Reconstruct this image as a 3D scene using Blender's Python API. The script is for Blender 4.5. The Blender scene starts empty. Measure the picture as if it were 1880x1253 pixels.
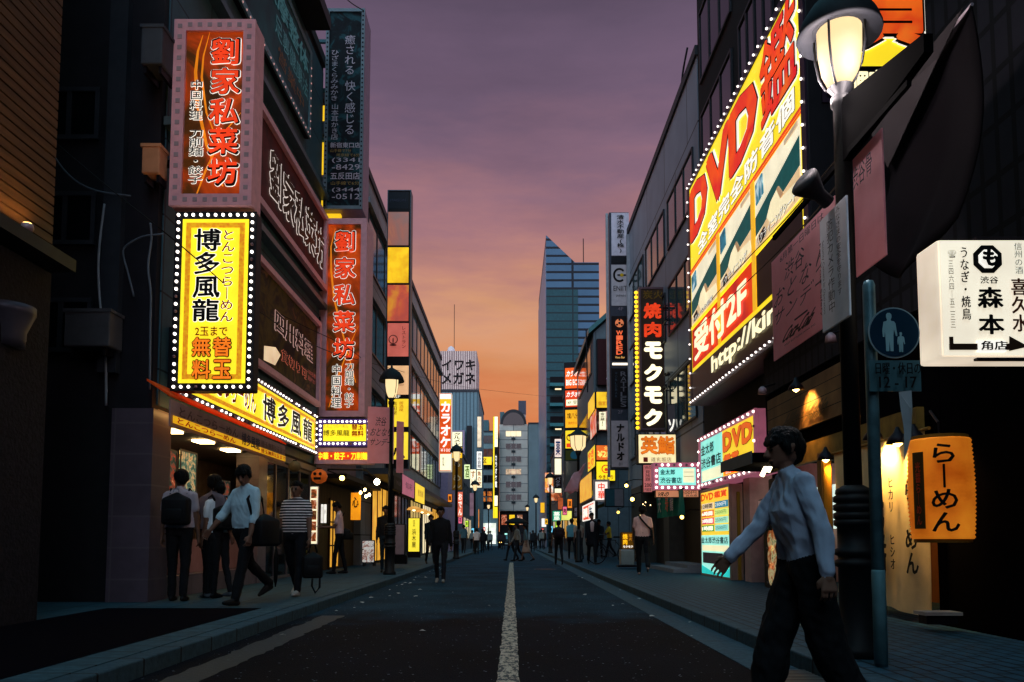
import bpy, bmesh, math, random
import numpy as np
from mathutils import Vector, Matrix, Euler
R = math.radians
random.seed(7)
SC = bpy.context.scene
COL = SC.collection

# ------------------------------------------------------------------ camera, sky, sun, exposure
CAM_H, FPX, PITCH, PCX, PCY = 0.95, 1400.0, R(4.0), 940.0, 893.0
cam_d = bpy.data.cameras.new("camera"); cam = bpy.data.objects.new("camera", cam_d); COL.objects.link(cam)
cam.location = (0, 0, CAM_H); cam.rotation_euler = (R(90) + PITCH, 0, 0)
cam_d.sensor_width = 36; cam_d.lens = FPX / 1880 * 36
cam_d.shift_y = (PCY - 626.5) / 1880; cam_d.shift_x = 0
cam_d.clip_start = 0.05; cam_d.clip_end = 3000
SC.camera = cam
SC.view_settings.view_transform = 'Standard'; SC.view_settings.look = 'None'
SC.view_settings.exposure = 0; SC.view_settings.gamma = 1
SC.render.engine = 'CYCLES'
cy = SC.cycles
cy.use_denoising = True
try: cy.denoiser = 'OPENIMAGEDENOISE'
except Exception: pass
cy.max_bounces = 6; cy.diffuse_bounces = 3; cy.glossy_bounces = 3; cy.transmission_bounces = 4
cy.sample_clamp_indirect = 3.0; cy.caustics_reflective = False; cy.caustics_refractive = False

def lin(h):
    if isinstance(h, str):
        c = [int(h[i:i+2], 16) / 255 for i in (0, 2, 4)]
        return tuple(x / 12.92 if x <= .04045 else ((x + .055) / 1.055) ** 2.4 for x in c)
    return tuple(h)

W = bpy.data.worlds.new("World"); SC.world = W; W.use_nodes = True
def build_world():
    nt = W.node_tree; nt.nodes.clear(); N = nt.nodes.new; L = nt.links.new
    out = N('ShaderNodeOutputWorld')
    tc = N('ShaderNodeTexCoord'); sep = N('ShaderNodeSeparateXYZ'); L(tc.outputs['Generated'], sep.inputs[0])
    mp = N('ShaderNodeMapping'); mp.inputs['Scale'].default_value = (1.6, 1.0, 7.0); L(tc.outputs['Generated'], mp.inputs[0])
    nz = N('ShaderNodeTexNoise'); nz.inputs['Scale'].default_value = 3.2; nz.inputs['Detail'].default_value = 7; nz.inputs['Roughness'].default_value = .6
    L(mp.outputs[0], nz.inputs['Vector'])
    # thin clouds drag the horizon colours up and down a little
    m1 = N('ShaderNodeMath'); m1.operation = 'MULTIPLY_ADD'; m1.inputs[1].default_value = .16; m1.inputs[2].default_value = -.08
    L(nz.outputs['Fac'], m1.inputs[0])
    m2 = N('ShaderNodeMath'); m2.operation = 'ADD'; L(sep.outputs['Z'], m2.inputs[0]); L(m1.outputs[0], m2.inputs[1])
    def ramp(stops):
        r = N('ShaderNodeValToRGB'); e = r.color_ramp.elements
        while len(e) < len(stops): e.new(.5)
        for k, (p, c) in enumerate(stops): e[k].position = p; e[k].color = (*lin(c), 1)
        return r
    r1 = ramp([(0.0, 'c06a48'), (.17, 'd47a4c'), (.225, 'dc9060'), (.285, 'd89a76'), (.33, 'c4887a'), (.39, 'a4747c'), (.45, '87667a'), (.52, '705a72'), (.65, '584a60'), (.78, '5a9cb0'), (1.0, '66b0c8')])
    L(m2.outputs[0], r1.inputs[0])
    r2 = ramp([(0.0, '8e8490'), (.45, 'a09aa4'), (.7, '82a6b8'), (1.0, '66b0c8')]); L(sep.outputs['Z'], r2.inputs[0])
    mr = N('ShaderNodeMapRange'); mr.inputs[1].default_value = -.15; mr.inputs[2].default_value = .35; L(sep.outputs['Y'], mr.inputs[0])
    mx = N('ShaderNodeMix'); mx.data_type = 'RGBA'; L(mr.outputs[0], mx.inputs[0]); L(r2.outputs[0], mx.inputs[6]); L(r1.outputs[0], mx.inputs[7])
    # darker streaks of cloud
    mp2 = N('ShaderNodeMapping'); mp2.inputs['Scale'].default_value = (1.1, 1.0, 5.0); mp2.inputs['Location'].default_value = (3, 1, 0); L(tc.outputs['Generated'], mp2.inputs[0])
    n2 = N('ShaderNodeTexNoise'); n2.inputs['Scale'].default_value = 2.6; n2.inputs['Detail'].default_value = 8; L(mp2.outputs[0], n2.inputs['Vector'])
    mr2 = N('ShaderNodeMapRange'); mr2.inputs[1].default_value = .42; mr2.inputs[2].default_value = .72; mr2.inputs[3].default_value = .96; mr2.inputs[4].default_value = .8
    L(n2.outputs['Fac'], mr2.inputs[0])
    mul = N('ShaderNodeMix'); mul.data_type = 'RGBA'; mul.blend_type = 'MULTIPLY'; mul.inputs[0].default_value = 1
    L(mx.outputs[2], mul.inputs[6]); L(mr2.outputs[0], mul.inputs[7])
    bg = N('ShaderNodeBackground'); L(mul.outputs[2], bg.inputs[0])
    # the open twilight overhead and behind is brighter than the clouded sunset ahead
    zf = N('ShaderNodeMapRange'); zf.inputs[1].default_value = .66; zf.inputs[2].default_value = .8; zf.inputs[3].default_value = 1; zf.inputs[4].default_value = 1.9; L(sep.outputs['Z'], zf.inputs[0])
    bf = N('ShaderNodeMapRange'); bf.inputs[1].default_value = -.1; bf.inputs[2].default_value = -.45; bf.inputs[3].default_value = 1; bf.inputs[4].default_value = 6.0; L(sep.outputs['Y'], bf.inputs[0])
    mxx = N('ShaderNodeMath'); mxx.operation = 'MAXIMUM'; L(zf.outputs[0], mxx.inputs[0]); L(bf.outputs[0], mxx.inputs[1]); L(mxx.outputs[0], bg.inputs[1])
    sky = N('ShaderNodeTexSky'); sky.sky_type = 'NISHITA'; sky.sun_disc = False; sky.sun_elevation = R(1.0); sky.sun_rotation = R(8)
    b2 = N('ShaderNodeBackground'); b2.inputs[1].default_value = .012; L(sky.outputs[0], b2.inputs[0])
    add = N('ShaderNodeAddShader'); L(bg.outputs[0], add.inputs[0]); L(b2.outputs[0], add.inputs[1]); L(add.outputs[0], out.inputs[0])
build_world()
sun_d = bpy.data.lights.new("sun", 'SUN'); sun_d.energy = .03; sun_d.angle = R(10); sun_d.color = (1, .6, .4)
sun = bpy.data.objects.new("sun", sun_d); COL.objects.link(sun); sun.rotation_euler = (R(-89), 0, R(-8))

# ------------------------------------------------------------------ pixel -> place
def ray(px, py):
    u = (PCY - py) / FPX
    return Vector(((px - PCX) / FPX, math.cos(PITCH) - u * math.sin(PITCH), u * math.cos(PITCH) + math.sin(PITCH)))
def at(px, py, Y):
    r = ray(px, py); return Vector((0, 0, CAM_H)) + r * (Y / r.y)
def atx(px, py, X):
    r = ray(px, py); return Vector((0, 0, CAM_H)) + r * (X / r.x)

# ------------------------------------------------------------------ materials
MATS = {}
def mat(key, col='808080', rough=.6, metal=0, em=0, var=.12, scale=6, bump=0, grid=None, mortar=None, emvar=.0, stretch=None, spec=.14, trans=0, glow=None, col2=None):
    if key in MATS: return MATS[key]
    m = bpy.data.materials.new(key); m.use_nodes = True; nt = m.node_tree; N = nt.nodes.new; L = nt.links.new
    b = nt.nodes['Principled BSDF']; c = lin(col)
    b.inputs['Roughness'].default_value = rough; b.inputs['Metallic'].default_value = metal
    b.inputs['Specular IOR Level'].default_value = spec
    tc = N('ShaderNodeTexCoord'); src = tc.outputs['Object']
    if stretch:
        mp = N('ShaderNodeMapping'); mp.inputs['Scale'].default_value = stretch; L(src, mp.inputs[0]); src = mp.outputs[0]
    nz = N('ShaderNodeTexNoise'); nz.inputs['Scale'].default_value = scale; nz.inputs['Detail'].default_value = 5; L(src, nz.inputs['Vector'])
    lo = tuple(x * (1 - var) for x in c); hi = tuple(min(1, x * (1 + var)) for x in c)
    if col2: lo, hi = c, lin(col2)
    rp = N('ShaderNodeValToRGB'); rp.color_ramp.elements[0].position = .3; rp.color_ramp.elements[1].position = .7
    rp.color_ramp.elements[0].color = (*lo, 1); rp.color_ramp.elements[1].color = (*hi, 1); L(nz.outputs['Fac'], rp.inputs[0])
    cs = rp.outputs[0]
    if grid:
        bk = N('ShaderNodeTexBrick'); bk.offset = grid[2] if len(grid) > 2 else 0; bk.inputs['Scale'].default_value = 1
        bk.inputs['Brick Width'].default_value = grid[0]; bk.inputs['Row Height'].default_value = grid[1]; bk.inputs['Mortar Size'].default_value = grid[3] if len(grid) > 3 else .015
        bk.inputs['Mortar'].default_value = (*lin(mortar or '101010'), 1)
        ax = grid[4] if len(grid) > 4 else 'xz'
        sp = N('ShaderNodeSeparateXYZ'); cb = N('ShaderNodeCombineXYZ'); L(tc.outputs['Object'], sp.inputs[0])
        L(sp.outputs[ax[0].upper()], cb.inputs[0]); L(sp.outputs[ax[1].upper()], cb.inputs[1]); L(cb.outputs[0], bk.inputs['Vector'])
        L(cs, bk.inputs['Color1'])
        h2 = N('ShaderNodeHueSaturation'); h2.inputs['Value'].default_value = .82; L(cs, h2.inputs['Color']); L(h2.outputs[0], bk.inputs['Color2'])
        cs = bk.outputs['Color']
    L(cs, b.inputs['Base Color'])
    if em:
        L(cs, b.inputs['Emission Color'])
        b.inputs['Emission Strength'].default_value = em
    if trans: b.inputs['Transmission Weight'].default_value = trans
    if bump:
        bp = N('ShaderNodeBump'); bp.inputs['Strength'].default_value = bump; bp.inputs['Distance'].default_value = .02; L(nz.outputs['Fac'], bp.inputs['Height']); L(bp.outputs[0], b.inputs['Normal'])
    MATS[key] = m; return m
def sheer(key, hexcol, amount=.55):                      # thin cloth that lets light through
    m = mat(key, hexcol, .8, var=.08); nt = m.node_tree
    if 'sheer' in nt.nodes: return m
    t = nt.nodes.new('ShaderNodeBsdfTranslucent'); t.name = 'sheer'; b = nt.nodes['Principled BSDF']; x = nt.nodes.new('ShaderNodeMixShader'); x.inputs[0].default_value = amount
    nt.links.new(b.inputs['Base Color'].links[0].from_socket, t.inputs[0]); o = nt.nodes['Material Output']; nt.links.new(b.outputs[0], x.inputs[1]); nt.links.new(t.outputs[0], x.inputs[2]); nt.links.new(x.outputs[0], o.inputs[0]); return m
def lit(hexcol, em=1.0, var=.05):                       # a face lit from inside
    return mat(f'lit_{hexcol}_{em}', hexcol, rough=.35, em=em, var=var, scale=2.2)
def ink(hexcol):                                        # paint or print
    return mat(f'ink_{hexcol}', hexcol, rough=.5, var=.06, scale=14)
def photo(key, cols, scale=9, em=.8):                   # printed picture of food and people
    if key in MATS: return MATS[key]
    m = bpy.data.materials.new(key); m.use_nodes = True; nt = m.node_tree; N = nt.nodes.new; L = nt.links.new
    b = nt.nodes['Principled BSDF']; tc = N('ShaderNodeTexCoord')
    nz = N('ShaderNodeTexNoise'); nz.inputs['Scale'].default_value = scale; nz.inputs['Detail'].default_value = 6; nz.inputs['Distortion'].default_value = 1.4; L(tc.outputs['Object'], nz.inputs['Vector'])
    rp = N('ShaderNodeValToRGB'); e = rp.color_ramp.elements
    while len(e) < len(cols): e.new(.5)
    for k, c in enumerate(cols): e[k].position = .3 + .42 * k / max(1, len(cols) - 1); e[k].color = (*lin(c), 1)
    L(nz.outputs['Fac'], rp.inputs[0]); L(rp.outputs[0], b.inputs['Base Color']); L(rp.outputs[0], b.inputs['Emission Color'])
    b.inputs['Emission Strength'].default_value = em; b.inputs['Roughness'].default_value = .6; b.inputs['Specular IOR Level'].default_value = .12
    MATS[key] = m; return m

# ------------------------------------------------------------------ mesh building
ICO = {}
class MB:
    def __init__(s): s.bm = bmesh.new()
    def box(s, x0, x1, y0, y1, z0, z1, bev=0):
        g = bmesh.ops.create_cube(s.bm, size=1)['verts']
        for v in g:
            v.co = Vector((x0 + (v.co.x + .5) * (x1 - x0), y0 + (v.co.y + .5) * (y1 - y0), z0 + (v.co.z + .5) * (z1 - z0)))
        if bev:
            es = list({e for v in g for e in v.link_edges})
            bmesh.ops.bevel(s.bm, geom=es, offset=bev, segments=2, affect='EDGES', profile=.5)
        return s
    def prism(s, pts, y0, y1):                          # outline in x,z, thickness along y
        a = [s.bm.verts.new((p[0], y0, p[1])) for p in pts]; b = [s.bm.verts.new((p[0], y1, p[1])) for p in pts]
        n = len(pts)
        try: s.bm.faces.new(a); s.bm.faces.new(b[::-1])
        except ValueError: pass
        for i in range(n): s.bm.faces.new((a[i], b[i], b[(i+1) % n], a[(i+1) % n]))
        return s
    def sheet(s, vs, faces):
        a = [s.bm.verts.new(v) for v in vs]
        for f in faces: s.bm.faces.new([a[i] for i in f])
        return s
    def lathe(s, prof, n=20, c=(0, 0, 0), cap=True):
        rings = []
        for r, z in prof: rings.append([s.bm.verts.new((c[0] + r * math.cos(2*math.pi*k/n), c[1] + r * math.sin(2*math.pi*k/n), c[2] + z)) for k in range(n)])
        for a, b in zip(rings, rings[1:]):
            for k in range(n): s.bm.faces.new((a[k], a[(k+1) % n], b[(k+1) % n], b[k]))
        if cap: s.bm.faces.new(rings[0][::-1]); s.bm.faces.new(rings[-1])
        return s
    def tube(s, pts, r, n=8, r1=None):
        pts = [Vector(p) for p in pts]; rings = []; up = Vector((0, 0, 1))
        for i, p in enumerate(pts):
            t = (pts[min(i+1, len(pts)-1)] - pts[max(i-1, 0)]).normalized()
            a = t.cross(up if abs(t.z) < .95 else Vector((1, 0, 0))).normalized(); b = t.cross(a)
            rr = r if r1 is None else r + (r1 - r) * i / max(1, len(pts)-1)
            rings.append([s.bm.verts.new(p + (a * math.cos(2*math.pi*k/n) + b * math.sin(2*math.pi*k/n)) * rr) for k in range(n)])
        for a, b in zip(rings, rings[1:]):
            for k in range(n): s.bm.faces.new((a[k], a[(k+1) % n], b[(k+1) % n], b[k]))
        s.bm.faces.new(rings[0][::-1]); s.bm.faces.new(rings[-1])
        return s
    def ring(s, x0, x1, z0, z1, b, y0, y1):             # a rectangular frame in one piece
        o = [(x0, z0), (x1, z0), (x1, z1), (x0, z1)]; i = [(x0+b, z0+b), (x1-b, z0+b), (x1-b, z1-b), (x0+b, z1-b)]
        V = [[s.bm.verts.new((p[0], y, p[1])) for p in q] for y in (y0, y1) for q in (o, i)]
        fo, fi, bo, bi = V
        for k in range(4):
            j = (k+1) % 4
            for q in ((fo[k], fo[j], fi[j], fi[k]), (bo[j], bo[k], bi[k], bi[j]), (fo[j], fo[k], bo[k], bo[j]), (fi[k], fi[j], bi[j], bi[k])): s.bm.faces.new(q)
        return s
    def hull(s, sph, sub=1):                            # convex hull round a few spheres
        key = ('ico', sub)
        if key not in ICO:
            b = bmesh.new(); bmesh.ops.create_icosphere(b, subdivisions=sub, radius=1); ICO[key] = [v.co.copy() for v in b.verts]; b.free()
        t = bmesh.new()
        for c, r in sph:
            c = Vector(c)
            for d in ICO[key]: t.verts.new(c + d * r)
        h = bmesh.ops.convex_hull(t, input=t.verts[:])
        keep = {v for f in t.faces for v in f.verts}; mp = {v: s.bm.verts.new(v.co) for v in keep}
        for f in t.faces: s.bm.faces.new([mp[v] for v in f.verts])
        t.free(); return s
    def mesh(s, smooth=False):
        bmesh.ops.recalc_face_normals(s.bm, faces=s.bm.faces)
        me = bpy.data.meshes.new('m'); s.bm.to_mesh(me); s.bm.free()
        if smooth:
            for p in me.polygons: p.use_smooth = True
        return me

def link(name, me, m=None, parent=None, loc=None):
    o = bpy.data.objects.new(name, me); COL.objects.link(o)
    me.name = name
    if m is not None and not me.materials: me.materials.append(m)
    if parent is not None: o.parent = parent
    if loc is not None: o.location = loc
    return o
def obj(name, mb, m, parent=None, smooth=False, loc=None): return link(name, mb.mesh(smooth), m, parent, loc)
def tag(o, label, cat, group=None):
    o['label'] = label; o['category'] = cat
    if group: o['group'] = group
    return o
def thing(name, label, cat, loc=(0, 0, 0), rotz=0, group=None):
    o = bpy.data.objects.new(name, None); COL.objects.link(o); o.location = loc; o.rotation_euler = (0, 0, rotz); o.empty_display_size = .2
    return tag(o, label, cat, group)
def struct(name, mb, m, kind='structure'):
    o = obj(name, mb, m); o['kind'] = kind; return o
def copy_tree(o, parent=None):
    c = o.copy(); COL.objects.link(c)
    if parent is not None: c.parent = parent
    for ch in list(o.children): copy_tree(ch, c)
    return c

# ------------------------------------------------------------------ lettering
TXT = {}
def text_mesh(s, off=0.0, vert=False, sp=1.0, extra=0.0):
    """flat letters filling a box one unit wide and high; off makes the strokes bolder, extra is an edging round the bold letter"""
    k = (s, off, vert, sp, extra)
    if k in TXT: return TXT[k]
    cu = bpy.data.curves.new('t', 'FONT'); cu.body = '\n'.join(s.replace('ー', '｜')) if vert else s
    cu.align_x = 'CENTER'; cu.space_line = 1.0 * sp if vert else .9; cu.space_character = sp if not vert else 1
    cu.resolution_u = 2; cu.fill_mode = 'FRONT'
    o = bpy.data.objects.new('t', cu)
    me = bpy.data.meshes.new_from_object(o)
    n = len(me.vertices); co = np.empty(n * 3, 'f'); me.vertices.foreach_get('co', co); co = co.reshape(-1, 3)
    faces = [tuple(p.vertices) for p in me.polygons]
    bpy.data.objects.remove(o); bpy.data.curves.remove(cu); bpy.data.meshes.remove(me)
    out = bpy.data.meshes.new('lettering'); TXT[k] = out
    if not n: return out
    lo = co[:, :2].min(0) - off; hi = co[:, :2].max(0) + off; r = off + extra
    V_ = []; F_ = []
    for q in range(1 + (0 if r < .004 else 8)):
        d = np.zeros(2) if q == 0 else r * np.array([math.cos(q * math.pi / 4), math.sin(q * math.pi / 4)])
        c = np.zeros((n, 3)); c[:, 0] = (co[:, 0] + d[0] - (lo[0] + hi[0]) / 2) / (hi[0] - lo[0]); c[:, 2] = (co[:, 1] + d[1] - (lo[1] + hi[1]) / 2) / (hi[1] - lo[1])
        c[:, 1] = -.0006 * q; V_.append(c); F_ += [tuple(i + q * n for i in f) for f in faces]
    out.from_pydata(np.concatenate(V_).tolist(), [], F_); out.update()
    return out

BULB = None
def DEAD():                                             # a bulb that has gone out
    if 'dead' not in TXT:
        mb = MB(); bmesh.ops.create_uvsphere(mb.bm, u_segments=8, v_segments=5, radius=1); me = mb.mesh(True); me.materials.append(mat('dead_bulb', '8a6a70', .3)); TXT['dead'] = me
    return TXT['dead']
class Sign:
    """a board: local x right, z up, y into the board; u, v run 0..1 from its top left corner"""
    def __init__(s, name, label, cat, loc, rotz, w, h, depth=.25, cab='sign_grey', face=None, border=.05, frame=None, group=None, fdepth=.04):
        s.w, s.h = w, h; s.root = thing(name, label, cat, loc, rotz, group); s.b = border
        if depth:
            obj('cabinet', MB().box(-w/2, w/2, 0, depth, 0, h, min(.02, depth * .2)), cab if not isinstance(cab, str) else MATS[cab], s.root)
        if frame is not None: obj('frame', MB().ring(-w/2 - .002, w/2 + .002, -.002, h + .002, border, -fdepth, -.001), frame, s.root)
        if face is not None: obj('face', MB().box(-w/2 + border, w/2 - border, -.014, -.002, border, h - border), face, s.root)
    def xz(s, u, v): return (-s.w/2 + s.b + u * (s.w - 2*s.b), s.b + (1 - v) * (s.h - 2*s.b))
    def t(s, txt, u0, v0, u1, v1, m, vert=False, off=0.0, lay=2, sp=1.0, sl=0, out=None, outoff=.05):
        a = s.xz(u0, v0); b = s.xz(u1, v1); w = b[0] - a[0]; h = a[1] - b[1]
        for ex, mm, ly in (((outoff, out, lay - 1),) if out is not None else ()) + ((0.0, m, lay),):
            me2 = text_mesh(txt, off, vert, sp, ex).copy(); me2.materials.clear()
            o = link('lettering', me2, mm, s.root); o.scale = (w, 1, h); o.location = ((a[0] + b[0]) / 2, -.014 - .008 * ly, (a[1] + b[1]) / 2)
            if sl:
                for vtx in me2.vertices: vtx.co.x += sl * vtx.co.z
        s.last = o; return s
    def rect(s, u0, v0, u1, v1, m, name='panel', lay=1):
        a = s.xz(u0, v0); b = s.xz(u1, v1)
        obj(name, MB().box(a[0], b[0], -.014 - .006 * lay, -.0145, b[1], a[1]), m, s.root); return s
    def poly(s, pts, m, name='panel', lay=1):
        obj(name, MB().prism([s.xz(u, v) for u, v in pts], -.014 - .006 * lay, -.0145), m, s.root); return s
    def disc(s, u, v, r, m, name='emblem', lay=2, n=24, r2=None):
        c = s.xz(u, v); r2 = r2 or r
        obj(name, MB().prism([(c[0] + r * math.cos(6.2832*k/n), c[1] + r2 * math.sin(6.2832*k/n)) for k in range(n)], -.014 - .006 * lay, -.0145), m, s.root); return s
    def bulbs(s, nx, nz, m, r=.03, inset=.03, mid=None, y=-.03, sides='tblr'):
        global BULB
        key = ('bulb', m.name)
        if key not in TXT:
            mb = MB(); bmesh.ops.create_uvsphere(mb.bm, u_segments=8, v_segments=5, radius=1); me = mb.mesh(True); me.materials.append(m); TXT[key] = me
        P = []
        X0, X1, Z0, Z1 = -s.w/2 + inset, s.w/2 - inset, inset, s.h - inset
        for i in range(nx):
            x = X0 + (X1 - X0) * i / (nx - 1)
            if 'b' in sides: P.append((x, Z0))
            if 't' in sides: P.append((x, Z1))
        for i in range(1, nz - 1):
            z = Z0 + (Z1 - Z0) * i / (nz - 1)
            if 'l' in sides: P.append((X0, z))
            if 'r' in sides: P.append((X1, z))
        for x, z in P:
            o = link('bulb', TXT[key] if random.random() > .07 else DEAD(), None, s.root, (x + random.uniform(-.12, .12) * r, y, z)); o.scale = (r, r, r)
        return s
    def bracket(s, side, n=2, length=.5, m=None, depth=.12):    # arms that tie the board to the wall
        for k in range(n):
            z = s.h * (k + .5) / n; x0, x1 = (-s.w/2 - length, -s.w/2) if side < 0 else (s.w/2, s.w/2 + length)
            obj('bracket', MB().box(x0, x1, depth - .04, depth + .04, z - .04, z + .04), m or MATS['iron'], s.root)
        return s
def front(px0, py0, px1, py1, Y):                       # board square to the street: place and size from its edges
    c = (px0 + px1) / 2; a = at(px0, (py0+py1)/2, Y); b = at(px1, (py0+py1)/2, Y)
    zt = at(c, py0, Y).z; zb = at(c, py1, Y).z
    return dict(loc=((a.x + b.x) / 2, Y, zb), rotz=0, w=b.x - a.x, h=zt - zb)
def side(X, pxn, pxf, pyt, pyb, ref=None):              # board along the street at X, from px near to px far, heights read at px ref
    ya = atx(pxn, 900, X).y; yb = atx(pxf, 900, X).y; ref = ref or pxf
    zt = atx(ref, pyt, X).z; zb = atx(ref, pyb, X).z
    return dict(loc=(X, (ya + yb) / 2, zb), rotz=R(90) if X < 0 else R(-90), w=abs(yb - ya), h=zt - zb)

mat('iron', '1c1a20', .5, .6, var=.2); mat('sign_grey', '9d8288', .45, .3, var=.12); mat('sign_dark', '17181d', .5, .2); mat('sign_white', 'c9bcc0', .5)
mat('frame_white', 'e0a6b0', .45, .1, var=.1, scale=9); mat('steel', '8a949c', .35, .8); mat('black', '0b0b0d', .6); mat('white', 'dcd6d0', .6)

# ------------------------------------------------------------------ ground
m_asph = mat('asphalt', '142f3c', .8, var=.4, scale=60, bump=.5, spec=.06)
def specks(m, thr=.69, sc=150, c='8a8a98'):             # pale stones in the asphalt
    nt = m.node_tree; N = nt.nodes.new; L = nt.links.new; b = nt.nodes['Principled BSDF']; tc = N('ShaderNodeTexCoord')
    n = N('ShaderNodeTexNoise'); n.inputs['Scale'].default_value = sc / 10; n.inputs['Detail'].default_value = 1; L(tc.outputs['Object'], n.inputs['Vector'])
    v = N('ShaderNodeTexVoronoi'); v.inputs['Scale'].default_value = sc / 6; L(tc.outputs['Object'], v.inputs['Vector']); lt = N('ShaderNodeMath'); lt.operation = 'LESS_THAN'; lt.inputs[1].default_value = .2; L(v.outputs['Distance'], lt.inputs[0])
    g = N('ShaderNodeMath'); g.operation = 'GREATER_THAN'; g.inputs[1].default_value = thr; L(n.outputs['Fac'], g.inputs[0]); mu = N('ShaderNodeMath'); mu.operation = 'MULTIPLY'; L(lt.outputs[0], mu.inputs[0]); L(g.outputs[0], mu.inputs[1])
    n3 = N('ShaderNodeTexNoise'); n3.inputs['Scale'].default_value = .9; n3.inputs['Detail'].default_value = 6; L(tc.outputs['Object'], n3.inputs['Vector']); r3 = N('ShaderNodeMapRange'); r3.inputs[1].default_value = .3; r3.inputs[2].default_value = .7; r3.inputs[3].default_value = .55; r3.inputs[4].default_value = 1.5; L(n3.outputs['Fac'], r3.inputs[0])
    st = N('ShaderNodeMix'); st.data_type = 'RGBA'; st.blend_type = 'MULTIPLY'; st.inputs[0].default_value = 1; L(b.inputs['Base Color'].links[0].from_socket, st.inputs[6]); L(r3.outputs[0], st.inputs[7])
    x = N('ShaderNodeMix'); x.data_type = 'RGBA'; x.inputs[7].default_value = (*lin(c), 1); L(st.outputs[2], x.inputs[6]); L(mu.outputs[0], x.inputs[0]); L(x.outputs[2], b.inputs['Base Color']); return m
m_walk = mat('paving_left', '264551', .7, var=.25, scale=9, bump=.15, grid=(.6, .6, 0, .012, 'yx'), mortar='0e161a')
m_walkr = mat('paving_right', '284a5a', .7, var=.25, scale=9, bump=.2, grid=(.24, .12, .5, .012, 'yx'), mortar='0c161b')
m_kerb = mat('kerb_stone', '324b56', .75, var=.25, scale=20, bump=.3, grid=(.6, 4, 0, .012, 'yx'), mortar='17181a')
m_gut = mat('gutter_concrete', '2c4854', .75, var=.3, scale=18, bump=.3, grid=(2.4, 9, 0, .012, 'yx'), mortar='222426')
struct('ground', MB().box(-400, 400, -60, 900, -1.2, -.03), mat('far_ground', '2a2c30', .8))
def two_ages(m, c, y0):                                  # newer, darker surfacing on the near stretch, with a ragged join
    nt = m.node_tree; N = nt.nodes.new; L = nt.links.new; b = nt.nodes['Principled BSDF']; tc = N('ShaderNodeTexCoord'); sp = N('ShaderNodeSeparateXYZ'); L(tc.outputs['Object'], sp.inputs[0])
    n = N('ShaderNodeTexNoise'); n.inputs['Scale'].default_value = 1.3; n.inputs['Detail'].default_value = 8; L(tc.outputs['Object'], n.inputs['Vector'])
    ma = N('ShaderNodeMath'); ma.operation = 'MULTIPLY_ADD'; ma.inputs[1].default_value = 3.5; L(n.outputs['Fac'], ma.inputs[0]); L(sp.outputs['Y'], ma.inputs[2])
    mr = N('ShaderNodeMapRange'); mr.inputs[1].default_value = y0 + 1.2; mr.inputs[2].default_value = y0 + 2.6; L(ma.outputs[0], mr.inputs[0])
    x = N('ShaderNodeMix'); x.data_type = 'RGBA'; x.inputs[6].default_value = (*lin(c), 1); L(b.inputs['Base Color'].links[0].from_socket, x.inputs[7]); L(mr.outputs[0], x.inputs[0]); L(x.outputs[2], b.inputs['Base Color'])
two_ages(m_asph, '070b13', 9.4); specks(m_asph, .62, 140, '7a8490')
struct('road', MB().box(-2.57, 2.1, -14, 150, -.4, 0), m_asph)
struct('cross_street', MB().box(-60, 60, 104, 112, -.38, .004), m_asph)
struct('pavement', MB().box(-16, -2.74, -14, 103, -.4, .118), m_walk)
struct('pavement', MB().box(2.27, 16, -14, 103, -.4, .118), m_walkr)
struct('kerb', MB().box(-2.74, -2.57, -14, 103, -.4, .122, .012), m_kerb)
struct('kerb', MB().box(2.1, 2.27, -14, 103, -.4, .122, .012), m_kerb)
struct('gutter', MB().box(1.74, 2.098, -14, 103, -.3, .005), m_gut)
struct('paving_edge', MB().box(-3.02, -2.742, 1, 20, .06, .124), mat('edge_tiles', '344e58', .75, var=.3, scale=14, bump=.2, grid=(.3, 4, 0, .012, 'yx'), mortar='202224'))
struct('apron', MB().box(-4.89, -3.03, -6, 9.3, .06, .124), mat('apron_asphalt', '08060c', .9, var=.3, scale=40, bump=.3, spec=.02))
def worn(key, thr, c='b8a894'):
    m = mat(key, c, .6, var=.15, scale=30, bump=.3); nt = m.node_tree; N = nt.nodes.new; L = nt.links.new; b = nt.nodes['Principled BSDF']
    tc = N('ShaderNodeTexCoord'); mp = N('ShaderNodeMapping'); mp.inputs['Scale'].default_value = (5, 2.4, 5); L(tc.outputs['Object'], mp.inputs[0])
    n1 = N('ShaderNodeTexNoise'); n1.inputs['Scale'].default_value = 4; n1.inputs['Detail'].default_value = 9; n1.inputs['Roughness'].default_value = .75; L(mp.outputs[0], n1.inputs['Vector'])
    n2 = N('ShaderNodeMath'); n2.operation = 'GREATER_THAN'; n2.inputs[1].default_value = thr; L(n1.outputs['Fac'], n2.inputs[0])
    old = b.inputs['Base Color'].links[0].from_socket; mx = N('ShaderNodeMix'); mx.data_type = 'RGBA'
    mx.inputs[6].default_value = (*lin('34383b'), 1); L(old, mx.inputs[7]); L(n2.outputs[0], mx.inputs[0]); L(mx.outputs[2], b.inputs['Base Color'])
    return m
def strip(x0, x1, y0, y1, jit):
    mb = MB(); n = int((y1 - y0) / .12); pts = []
    L_ = []; R_ = []
    for i in range(n + 1):
        y = y0 + (y1 - y0) * i / n
        L_.append((x0 + random.uniform(-jit, jit), y, .004)); R_.append((x1 + random.uniform(-jit, jit), y, .004))
    return mb.sheet(L_ + R_, [(i, n + 1 + i, n + 2 + i, i + 1) for i in range(n)])
struct('road_marking', strip(-.1, .05, 3.5, 31.5, .008), worn('line_paint', .49))
struct('road_marking', strip(-2.36, -2.08, 3.5, 9.6, .02), worn('edge_line_paint', .6, '3c484c'))
m_pap = mat('paper', 'b8b4ac', .8)
LIT = None
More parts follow.
